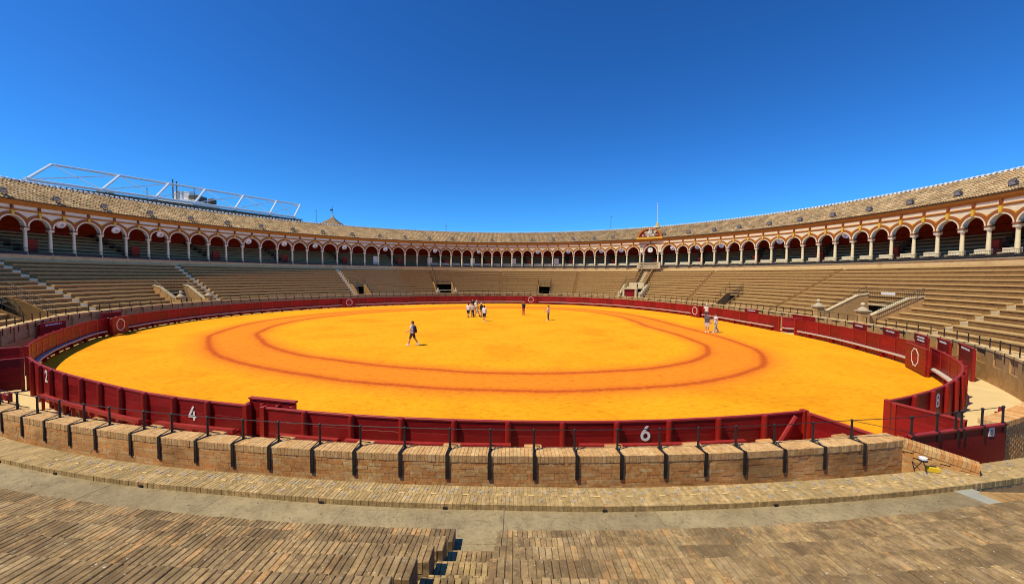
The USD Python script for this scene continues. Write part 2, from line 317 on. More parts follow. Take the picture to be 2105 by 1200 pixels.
def mat_concrete(name, k):
    n = {'g': ('geometry', {}), 'n': ('noise_texture', {'scale': 0.8, 'detail': 10.0, 'roughness': 0.75}), 'n2': ('noise_texture', {'scale': 6.5, 'detail': 10.0, 'roughness': 0.8}), 'n3': ('noise_texture', {'scale': 2.4, 'detail': 6.0, 'roughness': 0.6, 'distortion': 1.2}),
         'c': ('rgb_ramp', {'ramp': [(0.3, tuple(np.array((.225, .170, .092)) * k)), (0.5, tuple(np.array((.315, .245, .135)) * k)), (0.7, tuple(np.array((.39, .308, .172)) * k))]}),
         'c2': ('rgb_ramp', {'ramp': [(0.30, (.62, .60, .56)), (0.5, (1, 1, 1)), (0.72, (1.16, 1.16, 1.14))]}), 'y': ('mix_color', {'blend_type': 'multiply', 'fac': 1.0}),
         'k3': ('rgb_ramp', {'ramp': [(0.485, (0, 0, 0)), (0.50, (.6, .6, .6)), (0.515, (0, 0, 0))]}), 'x': ('mix_color', {'b': (.11, .085, .05)}),
         'bn': ('noise_texture', {'scale': 55.0, 'detail': 6.0}), 'b': ('bump', {'strength': 0.5, 'distance': 0.005}), 'p': ('principled_bsdf', {'roughness': 0.88, 'specular_ior_level': 0.25})}
    l = [('g.position', f'{q}.vector') for q in ('n', 'n2', 'n3', 'bn')] + [('n.fac', 'c.fac'), ('n2.fac', 'c2.fac'), ('n3.fac', 'k3.fac'), ('c.color', 'y.a'), ('c2.color', 'y.b'), ('y.result', 'x.a'), ('k3.color', 'x.fac'), ('x.result', 'p.base_color'), ('bn.fac', 'b.height'), ('b.normal', 'p.normal')]
    return usdkit.material(stage, L(name), n, l, surface='p.BSDF')
M['concrete'] = [mat_concrete(f'walk_concrete_{i}', k) for i, k in enumerate((1.0, .93, 1.05))]
M['pale_concrete'] = mat_noise('pale_concrete', [(0.28, 0.28, 0.235), (0.38, 0.375, 0.31)], scale=2.0, detail=8.0, r=0.85)
M['passage'] = mat_noise('passage_sand', [(0.60, 0.44, 0.21), (0.70, 0.54, 0.28)], scale=0.8, detail=8.0, r=0.95, bump=0.3, bscale=20.0)
M['ground'] = mat_noise('ground_earth', [(0.16, 0.13, 0.09), (0.22, 0.18, 0.12)], scale=0.2, r=0.95)
M['steel'] = mat_noise('white_steel', [(0.62, 0.63, 0.64), (0.74, 0.74, 0.74)], scale=2.0, r=0.45, spec=0.5)
M['grey'] = mat_noise('grey_metal', [(0.075, 0.065, 0.06), (0.12, 0.105, 0.095)], scale=6.0, r=0.5, spec=0.5)
M['slab'] = mat_noise('grey_slab', [(0.085, 0.065, 0.04), (0.13, 0.105, 0.07)], scale=0.8, r=0.7)
M['lampglass'] = mat_noise('lamp_glass', [(0.30, 0.29, 0.27), (0.36, 0.35, 0.33)], scale=4.0, r=0.15, spec=0.6)
M['lampwhite'] = mat_noise('lamp_white', [(0.76, 0.75, 0.73), (0.82, 0.82, 0.80)], scale=4.0, r=0.35, spec=0.5)
M['glaze_blue'] = mat_noise('dark_glaze', [(0.03, 0.035, 0.05), (0.06, 0.065, 0.08)], scale=6.0, r=0.3, spec=0.5)
M['glaze_white'] = mat_noise('white_glaze', [(0.70, 0.69, 0.66), (0.82, 0.81, 0.79)], scale=6.0, r=0.4)
M['relief'] = mat_noise('relief_stone', [(0.42, 0.36, 0.25), (0.68, 0.62, 0.50)], scale=9.0, r=0.8, bump=0.6, bscale=25.0)
M['silver_tile'] = mat_noise('seat_number_tile', [(0.34, 0.32, 0.31), (0.48, 0.45, 0.42)], scale=40.0, r=0.5)
M['yellow_tile'] = mat_noise('yellow_number_tile', [(0.62, 0.43, 0.16), (0.74, 0.55, 0.24)], scale=40.0, r=0.6)
M['plastic_yellow'] = mat_noise('yellow_plastic', [(0.70, 0.46, 0.02), (0.76, 0.52, 0.03)], scale=8.0, r=0.4)

# sand: dyed rings follow the fence at a fixed distance (mesh attribute "inset")
def ramp_band(c, w, soft): return [(c - w - soft, (0, 0, 0)), (c - w, (1, 1, 1)), (c + w, (1, 1, 1)), (c + w + soft, (0, 0, 0))]
def scaled(r): return [(x / 15.0, c) for x, c in r]
M['sand'] = usdkit.material(stage, L('arena_sand'), {
    'g': ('geometry', {}), 'a': ('attribute', {'attribute': 'inset'}),
    'nw': ('noise_texture', {'scale': 0.35, 'detail': 3.0}), 'nws': ('math', {'math_type': 'multiply_add', 'value2': 0.3, 'value3': -0.15}),
    'nf': ('noise_texture', {'scale': 5.0, 'detail': 6.0, 'roughness': 0.7}), 'nfs': ('math', {'math_type': 'multiply_add', 'value2': 0.5, 'value3': -0.25}),
    'd1': ('math', {'math_type': 'add'}), 'd2': ('math', {'math_type': 'add'}), 'ds': ('math', {'math_type': 'divide', 'value2': 15.0}),
    'line': ('rgb_ramp', {'ramp': scaled([(6.4, (0, 0, 0)), (6.8, (.3, .3, .3)), (7.0, (1, 1, 1)), (7.12, (1, 1, 1)), (7.32, (.3, .3, .3)), (7.8, (0, 0, 0)), (9.3, (0, 0, 0)), (9.8, (.3, .3, .3)), (9.98, (1, 1, 1)), (10.12, (1, 1, 1)), (10.32, (.3, .3, .3)), (10.7, (0, 0, 0))])}),
    'band': ('rgb_ramp', {'ramp': scaled([(5.2, (0, 0, 0)), (6.9, (1, 1, 1)), (10.2, (1, 1, 1)), (11.6, (0, 0, 0))])}),
    'nb': ('noise_texture', {'scale': 0.22, 'detail': 9.0, 'roughness': 0.68, 'distortion': 0.6}), 'c0': ('rgb_ramp', {'ramp': [(0.3, (0.76, 0.28, 0.007)), (0.5, (0.90, 0.36, 0.009)), (0.7, (0.94, 0.40, 0.012))]}),
    'fl': ('math', {'math_type': 'multiply', 'value2': 0.8}), 'fb': ('math', {'math_type': 'multiply', 'value2': 0.74}),
    'x1': ('mix_color', {'b': (0.86, 0.215, 0.017)}), 'x2': ('mix_color', {'b': (0.46, 0.058, 0.012)}),
    'mp': ('mapping', {'scale': (1.0, 2.2, 1.0)}), 'nn': ('noise_texture', {'scale': 2.6, 'detail': 9.0, 'roughness': 0.72}),
    'v': ('rgb_ramp', {'ramp': [(0.30, (0.60, 0.50, 0.36)), (0.47, (1, 1, 1)), (0.66, (1.12, 1.15, 1.10))]}), 'y': ('mix_color', {'blend_type': 'multiply', 'fac': 0.85}),
    'bp': ('bump', {'strength': 0.85, 'distance': 0.10}), 'p': ('principled_bsdf', {'roughness': 0.95, 'specular_ior_level': 0.1})},
    [('g.position', 'nw.vector'), ('g.position', 'nf.vector'), ('g.position', 'nb.vector'), ('g.position', 'mp.vector'), ('mp.vector', 'nn.vector'),
     ('nw.fac', 'nws.value1'), ('nf.fac', 'nfs.value1'), ('a.fac', 'd1.value1'), ('nws.value', 'd1.value2'), ('d1.value', 'd2.value1'), ('nfs.value', 'd2.value2'), ('d2.value', 'ds.value1'),
     ('ds.value', 'line.fac'), ('ds.value', 'band.fac'), ('nb.fac', 'c0.fac'), ('line.color', 'fl.value1'), ('band.color', 'fb.value1'),
     ('c0.color', 'x1.a'), ('fb.value', 'x1.fac'), ('x1.result', 'x2.a'), ('fl.value', 'x2.fac'), ('x2.result', 'y.a'), ('nn.fac', 'v.fac'), ('v.color', 'y.b'), ('y.result', 'p.base_color'),
     ('nn.fac', 'bp.height'), ('bp.normal', 'p.normal')], surface='p.BSDF')

# ------------------------------------------------------------------ ground, sand, callejon
g = MB(); N = 72
ring = [P(a, 46, -0.02) for a in np.linspace(0, 360, N, endpoint=False)]; far = [P(a, 2500, -0.02) for a in np.linspace(0, 360, N, endpoint=False)]
g.add(ring + far, [(i, (i + 1) % N, N + (i + 1) % N, N + i) for i in range(N)])
g.add(np.vstack([ring, [[0, CY, -0.02]]]), [(N, i, (i + 1) % N) for i in range(N)])
struct('ground', g, M['ground'])

angs = np.arange(0, 360, 1.5); rads = np.concatenate([[0.0], np.linspace(0.3, 1.0, 15)])
V, ins, F = [], [], []
for a in angs:
    R_ = rf(a)
    for q in rads:
        z = 0.06 * (1 - q * q)
        V.append(P(a, R_ * q, z)); ins.append(R_ * (1 - q) * (1 - .085 * math.cos(math.radians(a)) ** 2))
K = len(rads)
for i in range(len(angs)):
    j = (i + 1) % len(angs)
    for k in range(K - 1):
        F.append((i * K + k, i * K + k + 1, j * K + k + 1, j * K + k))
s = MB(); s.add(V, F)
struct('arena_sand', s, M['sand'], smooth=True, label='yellow bullring sand with two faint red dyed rings', attrs={'inset': ins})
s = MB(); s.sweep(arc(0, 360, 2), lambda a: [(rf(a), 0.0), (rf(a) + 2.0, 0.004)], closed=False)
struct('passage_floor', s, M['passage'], label='pale sandy alley between ring fence and parapet')

# ------------------------------------------------------------------ ring fence
def fence(name, a0, a1, label, near=False, digits=(), brace=None, steps_out=(), step_in=True):
    t = thing(name, label, 'fence', P((a0 + a1) / 2, rf((a0 + a1) / 2)))
    n = max(1, round(abs(a1 - a0) * math.pi / 180 * rf((a0 + a1) / 2) / 1.33))
    A = np.linspace(a0, a1, n + 1)
    up_ = np.array([0, 0, 1.0])
    for i in range(n):
        p, q = P(A[i], rf(A[i])), P(A[i + 1], rf(A[i + 1])); d = q - p; ln = np.linalg.norm(d); d = d / ln; nn = np.cross(d, up_)
        c = (p + q) / 2
        if near:
            nb = 4; h = (HB - 0.055) / nb
            for k in range(nb):
                m = MB(); m.box(c + [0, 0, 0.05 + h * (k + .5)] + nn * random.uniform(-.004, .004), d, nn, up_, ln - 0.01, 0.045, h - 0.008, ch=0.004)
                obj('board', m, M['red_wood'][random.randrange(3)], t)
        else:
            m = MB(); m.box(c + [0, 0, HB / 2 + .02], d, nn, up_, ln - 0.012, 0.05, HB - 0.06)
            m.box(c + [0, 0, HB - .16] - nn * .03, d, nn, up_, ln - .1, 0.02, .1); m.box(c + [0, 0, .75] - nn * .03, d, nn, up_, ln - .1, 0.02, .1)
            obj('panel', m, M['red_wood'][i % 3], t)
        m = MB(); m.box(c + [0, 0, HB + .01], d, nn, up_, ln - .004, 0.085, 0.045, ch=0.008); obj('cap_rail', m, M['red_rail'] if near else M['red'], t)
    for i in range(n + 1):
        if i in (0, n):
            m = MB(); m.rbox(A[i], rf(A[i]) - .07, rf(A[i]) + .09, 0, HB + 0.06, .14, ch=.012)
        else:
            m = MB(); c = P(A[i], rf(A[i]) + .075); m.lathe(c, [(.078, 0), (.078, HB + .01), (.06, HB + .045), (0.02, HB + .05)], 10)
            m.rbox(A[i], rf(A[i]) - .05, rf(A[i]) - .022, 0, HB - .03, .10)
        obj('post', m, M['red_post'], t, smooth=40)
    if step_in:
        m = MB(); e = 0.6 / rf(a0) * 57.3
        m.sweep(arc(a0 + e, a1 - e, 1.2), lambda a: [(rf(a) - .26, .36), (rf(a) - .26, .44), (rf(a) - .05, .44), (rf(a) - .05, .36)])
        obj('footboard', m, M['step_white'], t)
        for a in np.arange(a0 + e * 1.5, a1 - e, 1.33 / rf(a0) * 57.3 * 2):
            m = MB(); m.rbox(a, rf(a) - .22, rf(a) - .05, 0, .36, .07); obj('footboard_bracket', m, M['red'], t)
    for b0, b1, z0, z1 in steps_out:
        zt = lambda a: z0 + (z1 - z0) * (a - b0) / (b1 - b0)
        m = MB(); m.sweep(arc(b0, b1, 1.0), lambda a: [(rf(a) + .24, zt(a) - .10), (rf(a) + .24, zt(a)), (rf(a) + .36, zt(a)), (rf(a) + .36, zt(a) - .10)]); obj('step_rail', m, M['red_rail'], t)
        for a in np.linspace(b0 + .3, b1 - .3, max(2, int((b1 - b0) / 2.7) + 1)):
            m = MB(); m.rbox(a, rf(a) + .05, rf(a) + .39, zt(a) - .18, zt(a) - .101, .12); m.rbox(a, rf(a) + .27, rf(a) + .35, 0, zt(a) - .18, .08); obj('step_bracket', m, M['red'], t)
    for ch_, a, z, h in digits:
        ux = P(a + .2, rf(a + .2)) - P(a - .2, rf(a - .2)); ux /= np.linalg.norm(ux)
        m = MB(); m.text(ch_, h, P(a, rf(a) + .030, z), ux, up_, .006); obj('number', m, M['white'], t, label=f'white painted number {ch_}')
    if brace:
        m = MB(); m.tube(P(brace[0], rf(brace[0]) + .14, .1), P(brace[1], rf(brace[1]) + .10, HB - .06), .05, 6); obj('brace', m, M['red_rail'], t)
    return t

fence('ring_fence', -134.6, -105.3, 'red plank ring fence painted with numbers 2 and 4, nearest on the left', True, [('2', -128.2, 1.06, .44), ('4', -109.3, 1.0, .38)],
      steps_out=[(-126.7, -112.8, .56, .71), (-111.3, -105.5, .75, .83)])
fence('ring_fence', -104.1, -73.4, 'red plank ring fence painted with number 6, nearest in the middle', True, [('6', -83.0, 1.08, .36)], brace=(-76.2, -74.2),
      steps_out=[(-102.6, -99.0, .85, .87), (-98.6, -90.0, .88, .94), (-86.6, -77.8, .955, .90)])
fence('ring_fence', -66.6, -37.6, 'red ring fence painted with number 8, curving at the right edge', True, [('8', -60.05, 1.0, .42)])
fence('ring_fence', -35.3, -7.6, 'red ring fence along the right side, behind which white lettered boards show')
fence('ring_fence', -3.0, 25.4, 'red ring fence on the far right, behind the two people with white trousers')
fence('ring_fence', 26.6, 83.0, 'red ring fence below the stairs with the royal red door')
fence('ring_fence', 84.7, 138.4, 'red ring fence at the far end, behind the group of visitors')
fence('ring_fence', 139.4, 189.3, 'red ring fence on the far left below the stone gate pillars')
fence('ring_fence', 190.8, 217.7, 'shaded brownish red ring fence on the near left, ending at the open gate')

def screen(a0, a1, label, back=False):
    am = (a0 + a1) / 2
    t = thing('shelter_screen', label, 'screen', P(am, rf(am) - .5))
    p, q = P(a0, rf(a0) - .48), P(a1, rf(a1) - .48); d = (q - p); ln = np.linalg.norm(d); d = d / ln; nn = np.cross(d, [0, 0, 1.]); c = (p + q) / 2   # nn points outwards
    if nn @ (c - [0, CY, 0]) < 0: nn, d = -nn, -d
    u = np.array([0, 0, 1.])
    nb = 5
    for k in range(nb):
        m = MB(); m.box(c + [0, 0, .06 + (HB - .02) / nb * (k + .5)], d, nn, u, ln, .06, (HB - .02) / nb - .008, ch=.005); obj('board', m, M['red_wood'][k % 3], t)
    for f in (-.47, -.17, .17, .47):
        m = MB(); m.box(c + d * ln * f + nn * .09 + [0, 0, .68], d, nn, u, .09, .11, 1.3, ch=.01); obj('post', m, M['red_post'], t)
    m = MB(); m.box(c + [0, 0, HB + .06], d, nn, u, ln + .04, .12, .05, ch=.01); obj('cap_rail', m, M['red_rail'], t)
    # white octagonal ring with notched corners on the arena face
    w, h, th = min(.46, ln * .3), .47, .055
    o = Polygon([(-w * .45, -h), (w * .45, -h), (w * .55, -h * .82), (w, -h * .5), (w, h * .5), (w * .55, h * .82), (w * .45, h), (-w * .45, h), (-w * .55, h * .82), (-w, h * .5), (-w, -h * .5), (-w * .55, -h * .82)])
    m2 = extrude(o.difference(o.buffer(-th, join_style=2)), .012); v = np.array(m2.vertices)
    m = MB(); m.add(c + np.outer(v[:, 0], d) + np.outer(v[:, 1], u) - np.outer(v[:, 2] + .032, nn) + [0, 0, .80], m2.faces); obj('octagon_mark', m, M['white'], t)
    return t
screen(-106.2, -102.9, 'red shelter screen seen from behind, posts showing, beside number 4')
screen(-39.9, -34.3, 'red shelter screen with large white octagon, nearest on the right')
screen(24.4, 27.8, 'red shelter screen with white octagon, left of the two people in white trousers')
screen(82.1, 85.8, 'red shelter screen with white octagon behind the person in coral trousers')
screen(137.3, 140.6, 'red shelter screen with white octagon, far left of the group of visitors')
screen(188.4, 191.6, 'shaded red shelter screen with white octagon at the left shadow edge')

def leaf(a0, r0, a1, r1, label, strip=False):
    p, q = P(a0, r0), P(a1, r1); d = q - p; ln = np.linalg.norm(d); d = d / ln; nn = np.cross(d, [0, 0, 1.]); c = (p + q) / 2; u = np.array([0, 0, 1.])
    t = thing('gate_leaf', label, 'gate', p)
    for k in range(4):
        m = MB(); m.box(c + [0, 0, .06 + .325 * (k + .5)], d, nn, u, ln - .02, .05, .318, ch=.004); obj('board', m, M['red_wood'][k % 3], t)
    m = MB(); m.box(c + [0, 0, HB + .01], d, nn, u, ln, .09, .05, ch=.008); obj('cap_rail', m, M['red_rail'], t)
    for f in (0.04, .96):
        m = MB(); m.box(p + d * ln * f + [0, 0, .68], d, nn, u, .1, .10, 1.34, ch=.01); obj('post', m, M['red_post'], t)
    if strip:
        sd = -1 if nn[1] > 0 else 1
        m = MB(); m.box(c + nn * sd * .14 + [0, 0, .40], d, nn, u, ln - .15, .18, .08); obj('footboard', m, M['step_white'], t)
leaf(-73.4, rf(-73.4) + .12, -73.4, 29.5, 'open red gate leaf at the right end of the fence with number 6')
leaf(-66.7, rf(-66.7) + .12, -66.9, 29.72, 'open red gate leaf left of the fence with number 8')
leaf(-134.7, rf(-134.7) + .12, -134.7, 30.95, 'dark shaded red gate leaf at the left picture edge, nearer one')
leaf(217.9, rf(217.9) + .12, 217.9, 31.5, 'red gate leaf at the left picture edge, behind the darker one')
leaf(-3.3, rf(-3.3) + .15, -6.4, 26.55, 'open red gate leaf with white footboard on the far right', True)

# callejon shelters with white lettering
def shelter(a, w, label, text_rows=1, top_z=1.62):
    r = rf(a) + 1.22; t = thing('alley_shelter', label, 'shelter', P(a, r))
    for k in range(5):
        m = MB(); m.rbox(a, r - .03, r + .03, .05 + k * (top_z - .07) / 5, .05 + (k + 1) * (top_z - .07) / 5 - .007, w, ch=.004); obj('board', m, M['red_wood'][k % 3], t)
    for s_ in (-1, 1):
        m = MB(); m.rbox(a + s_ * (w / 2 - .05) / r * 57.3, r + .03, r + .13, 0, top_z - .06, .1); obj('post', m, M['red_post'], t)
    m = MB(); m.rbox(a, r - .05, r + .06, top_z - .02, top_z + .03, w + .04, ch=.008); obj('cap_rail', m, M['red_rail'], t)
    if text_rows:
        T = math.radians(a); tn, u, rd = np.array([-math.sin(T), math.cos(T), 0]), np.array([0, 0, 1.]), np.array([math.cos(T), math.sin(T), 0])
        for k in range(text_rows):
            m = MB(); x = -w * .30
            while x < w * .30:
                lw = random.uniform(.05, .09)
                m.box(P(a, r - .034, top_z - .14 - .18 * k) + tn * x, tn, rd, u, lw, .008, .095)
                x += lw + random.choice([.018, .018, .018, .07])
            obj('lettering', m, M['white'], t, label='small white painted lettering')
for a, w, n, lab in [(9.2, 1.7, 1, 'red alley shelter with white lettering behind the far right fence'), (-4.4, 1.5, 0, 'plain red alley shelter above the open gate with footboard'),
                     (-7.2, 1.3, 0, 'narrow plain red alley shelter below the stone gate pillars'), (-18.0, 1.6, 1, 'red lettered alley shelter, farthest in the right side row'),
                     (-24.3, 1.8, 1, 'red lettered alley shelter, second farthest in the right side row'), (-29.4, 1.6, 2, 'red alley shelter with two rows of white lettering'),
                     (-33.0, 1.5, 1, 'red lettered alley shelter next to the large white octagon'), (-37.3, 2.0, 1, 'tall dark red lettered alley shelter behind the right gap in the fence'),
                     (199, 2.2, 1, 'red alley shelter with pale lettering on the shaded left side'), (187, 1.8, 0, 'red alley shelter behind the left octagon screen')]:
    shelter(a, w, lab, n)

# ------------------------------------------------------------------ near brick parapet (bricks one by one)
A0, A1 = -121.0, -73.4
nr = lambda a: 29.68 + off(a)
pw = thing('brick_parapet', 'low weathered brick parapet with iron straps along the near side', 'wall', P(-91, 29.5))
m = MB(); m.sweep(arc(A0, A1, 1), lambda a: [(nr(a) - .36, 0.0), (nr(a) - .36, 1.36), (nr(a) - .0035, 1.36), (nr(a) - .0035, 0.0)]); obj('wall_core', m, M['mortar'], pw)
def lay(parent, name, cells, mats, mix, limit=300, center=0.0):
    """cells: list of (|distance key|, build(mb)); nearest ones single, the rest as one part"""
    cells.sort(key=lambda c: c[0])
    for k, build in cells[:limit]:
        m = MB(); build(m); obj(name, m, random.choice(mats), parent)
    if len(cells) > limit:
        m = MB()
        for k, build in cells[limit:]: build(m)
        obj(name + '_courses', m, mix, parent, kind='stuff', rnd=True)
cells = []
bh = 0.067
for c in range(9):
    z1 = 1.355 - c * bh; z0 = z1 - bh + .006
    if z1 < .72: break
    ln = .265 / 29.7 * 57.3; a = A0 + .1 + (c % 2) * ln / 2
    while a < A1 - .1:
        l = ln * random.choice([1, 1, 1, .5, 1, .92])
        l = min(l, A1 - .02 - a)
        am = a + l / 2; w = l / 57.3 * nr(am) - .006
        if w > .03:
            j = random.gauss(0, .0016)
            cells.append((abs(am + 91) + (5 if z1 < .95 else 0), (lambda m, am=am, w=w, j=j, z0=z0, z1=z1: m.cbox(am, nr, -.09, j, z0 + random.uniform(-.0015, .0015), z1, w))))
        a += l
lay(pw, 'brick', cells, M['wall_brick'], M['wall_brick_mix'])
cells = []
for a in np.arange(A0 + .08, A1, .076 / 29.7 * 57.3):
    j = random.gauss(0, .002); zt = random.gauss(0, .002)
    cells.append((abs(a + 91), (lambda m, a=a, j=j, zt=zt: m.cbox(a, nr, -.385, .008 + j, 1.362, 1.50 + zt, .0705, ch=.004))))
lay(pw, 'cap_brick', cells, M['cap_brick'], M['cap_mix'])
POSTS = [-120.1, -118.3, -116.5, -114.8, -113.1, -111.4, -109.7, -108.1, -106.1, -104.6, -102.8, -101.1, -99.5, -97.7, -96.0, -94.2, -92.4, -90.8, -89.1, -87.5, -85.8, -84.1, -82.5, -80.9, -79.2, -77.4, -75.5]
for i, a in enumerate(POSTS):
    if i % 2 == 0:
        m = MB(); m.rbox(a, nr(a) - .54, nr(a) - .37, 0, 1.495, .36, ch=.01); obj('buttress', m, M['wall_brick_mix'], pw, rnd=True)

def rail(t, a_list, rfun, zfun, h=.44, strap=True, cable=True, bars=False):
    for a in a_list:
        r, z = rfun(a), zfun(a)
        m = MB(); m.lathe(P(a, r, z), [(.028, 0), (.024, .03), (.019, h - .05), (.030, h - .04), (.030, h - .015), (.012, h)], 8)
        obj('post', m, M['iron'], t, smooth=40)
        if strap:
            m = MB(); m.rbox(a, r - .06, nr(a) + .022, z + .002, z + .014, .05); m.rbox(a, nr(a) + .010, nr(a) + .026, z - .47, z + .014, .070)
            m.tube(P(a, r, z + .10), P(a + .25, r - .17, z + .012), .011, 5); m.tube(P(a, r, z + .09), P(a - .05, nr(a), z + .015), .012, 5)
            obj('strap', m, M['iron'], t)
    if cable:
        m = MB(); hh = h - .028
        for a, b in zip(a_list[:-1], a_list[1:]): m.tube(P(a, rfun(a), zfun(a) + hh), P(b, rfun(b), zfun(b) + hh), .0085, 5)
        obj('top_bar', m, M['iron'], t)
nrl = thing('iron_railing', 'thin black iron railing with straps on the near brick parapet', 'railing', P(-91, 29.4, 1.5))
rail(nrl, POSTS, lambda a: nr(a) - .25, lambda a: 1.50)

# passage at the right: side wall, red parapet gate, brick wall beyond
T = math.radians(-73.4); rad, tan = np.array([math.cos(T), math.sin(T), 0]), np.array([-math.sin(T), math.cos(T), 0])
sw = thing('passage_wall', 'short brick side wall with sloping brick cap at the right stairwell', 'wall', P(-73.4, 30.3))
p0, p1 = np.array([8.56, 8.42, 1.5]), np.array([9.40, 7.58, 1.30]); d = p1 - p0; ln = np.linalg.norm(d[:2]); dh = np.array([d[0], d[1], 0]) / ln; nn = np.cross(dh, [0, 0, 1.])
for k in range(20):                      # cap bricks
    f = (k + .5) / 20; c = p0 + d * f
    ds = d / np.linalg.norm(d); m = MB(); m.box(c - [0, 0, .07], ds, nn, np.cross(nn, ds) * (1 if np.cross(nn, ds)[2] > 0 else -1), ln / 20 - .003, .30, .14, ch=.004); obj('cap_brick', m, random.choice(M['wall_brick'][1:5]), sw)
cnt = 0
for c in range(16):
    x = (c % 2) * .13
    while x < ln - .05:
        w = min(.265, ln - x); f = (x + w / 2) / ln; zt = p0[2] + d[2] * f - .145 - c * .076
        if zt > .1:
            for s_ in (-1, 1):
                m = MB(); m.box(p0 * [1, 1, 0] + dh * (x + w / 2) + nn * s_ * (.075 + random.gauss(0, .0015)) + [0, 0, zt - .032], dh, nn, np.array([0, 0, 1.]), w - .005, .13, .070); obj('brick', m, random.choice(M['wall_brick']), sw)
        x += w
m = MB(); c = (p0 + p1) / 2; m.box(c * [1, 1, 0] + [0, 0, .56], dh, nn, np.array([0, 0, 1.]), ln - .02, .272, 1.12); obj('wall_core', m, M['mortar'], sw)

pg = thing('red_gate', 'dark red metal gate with small white sign across the right passage', 'gate', P(-70, 30.0))
q0, q1 = np.array([8.88, 8.46, 0]), np.array([12.02, 9.24, 0]); d = q1 - q0; ln = np.linalg.norm(d); d = d / ln; nn = np.cross(d, [0, 0, 1.]); u = np.array([0, 0, 1.])
m = MB(); m.box((q0 + q1) / 2 + [0, 0, .76], d, nn, u, ln, .05, 1.46); obj('leaf', m, M['red'], pg)
m = MB(); m.box((q0 + q1) / 2 + [0, 0, 1.50], d, nn, u, ln, .10, .05, ch=.008); obj('cap_rail', m, M['red_rail'], pg)
for f in (.02, .5, .98):
    m = MB(); m.box(q0 + d * ln * f + [0, 0, .74] - nn * .05, d, nn, u, .10, .06, 1.46); obj('post', m, M['red'], pg)
m = MB(); sc = q0 + d * ln * .83 + nn * .032; m.box(sc + [0, 0, 1.36], d, nn, u, .185, .012, .205); sign = obj('sign', m, M['white'], pg, label='small white square sign with a grey emblem')
m = MB()
o = Polygon([(math.cos(t) * .06, math.sin(t) * .07) for t in np.linspace(0, 6.283, 20)]).difference(Polygon([(math.cos(t) * .045, math.sin(t) * .054) for t in np.linspace(0, 6.283, 20)]))
o = o.union(sbox(-.02, -.035, .02, .02)).union(Polygon([(math.cos(t) * .018, .032 + math.sin(t) * .018) for t in np.linspace(0, 6.283, 12)]))
e = extrude(o, .004); v = np.array(e.vertices)
m.add(sc + [0, 0, 1.36] + np.outer(v[:, 0], d) + np.outer(v[:, 1], u) + np.outer(v[:, 2] + .0065, nn), e.faces); obj('emblem', m, M['grey'], sign)
rr = thing('iron_railing', 'black iron railing on top of the red passage gate at right', 'railing', q0 + [0, 0, 1.52])
pts = [q0 + d * ln * f + [0, 0, 1.52] for f in (.02, .27, .46, .52, .74, .97)]
for p in pts:
    m = MB(); m.lathe(p, [(.030, 0), (.022, .05), (.022, .38), (.032, .39), (.032, .42), (.012, .44)], 8); obj('post', m, M['iron'], rr, smooth=40)
    m = MB(); m.box(p + nn * .052 + [0, 0, -.11], d, nn, u, .05, .012, .26); obj('strap', m, M['iron'], rr)
m = MB()
for a, b in zip(pts[:-1], pts[1:]): m.tube(a + [0, 0, .40], b + [0, 0, .40], .009, 5)
m.tube(P(-75.5, nr(-75.5) - .25, 1.91), pts[0] + [0, 0, .40], .009, 5); m.tube(P(-75.5, nr(-75.5) - .25, 1.91), pts[0] + [0, 0, .05], .007, 5)
obj('top_bar', m, M['iron'], rr)

bw = thing('brick_parapet', 'brick parapet stub at the right picture edge beyond the red gate', 'wall', P(-63, 30.2))
rb = lambda a: rf(a) + 2.15
m = MB(); m.sweep(arc(-66.5, -46, 1), lambda a: [(rb(a) - .36, 0), (rb(a) - .36, 1.5), (rb(a), 1.5), (rb(a), 0)]); obj('wall_core', m, M['far_brick'], bw)
for c in range(16):
    a = -66.6 + (c % 2) * .25
    while a < -60:
        m = MB(); m.rbox(a + .25, rb(a) - .04, rb(a) + .004 + random.gauss(0, .0015), 1.36 - c * .070 - .066, 1.36 - c * .070, .2595); obj('brick', m, random.choice(M['wall_brick']), bw); a += .5
for a in np.arange(-66.6, -58, .145):
    m = MB(); m.rbox(a, rb(a) - .38, rb(a) + .02, 1.362, 1.505, .066, ch=.006); obj('cap_brick', m, random.choice(M['wall_brick'][1:5]), bw)

# low red rail closing the alley at the left edge
q0, q1 = np.array([-16.6, 12.55, 0]), np.array([-20.6, 14.2, 0]); d = q1 - q0; ln = np.linalg.norm(d); d = d / ln; nn = np.cross(d, [0, 0, 1.])
t = thing('alley_barrier', 'low red rail barrier crossing the alley at the left picture edge', 'barrier', q0)
for z in (.42, .86):
    m = MB(); m.box((q0 + q1) / 2 + [0, 0, z], d, nn, np.array([0, 0, 1.]), ln, .07, .17, ch=.01); obj('rail', m, M['red_rail'], t)
for f in (.02, .5, .98):
    m = MB(); m.box(q0 + d * ln * f + nn * .07 + [0, 0, .5], d, nn, np.array([0, 0, 1.]), .1, .08, 1.0, ch=.01); obj('post', m, M['red_post'], t)
# right-hand red board low in the passage
m = MB(); c = np.array([12.75, 9.95, .0]); dd = np.array([.80, .60, 0]); mm = np.cross(dd, u)
t = thing('alley_barrier', 'low red barrier at the right edge beside the iron railing', 'barrier', c)
for k in range(2):
    m = MB(); m.box(c + dd * .7 + [0, 0, .95 + .3 * k], dd, mm, u, 1.5, .06, .29, ch=.01); obj('board', m, M['red_wood'][k], t)
for f in (0, 1.4):
    m = MB(); m.box(c + dd * f - mm * .05 + [0, 0, .62], dd, mm, u, .09, .09, 1.24); obj('post', m, M['red_post'], t)

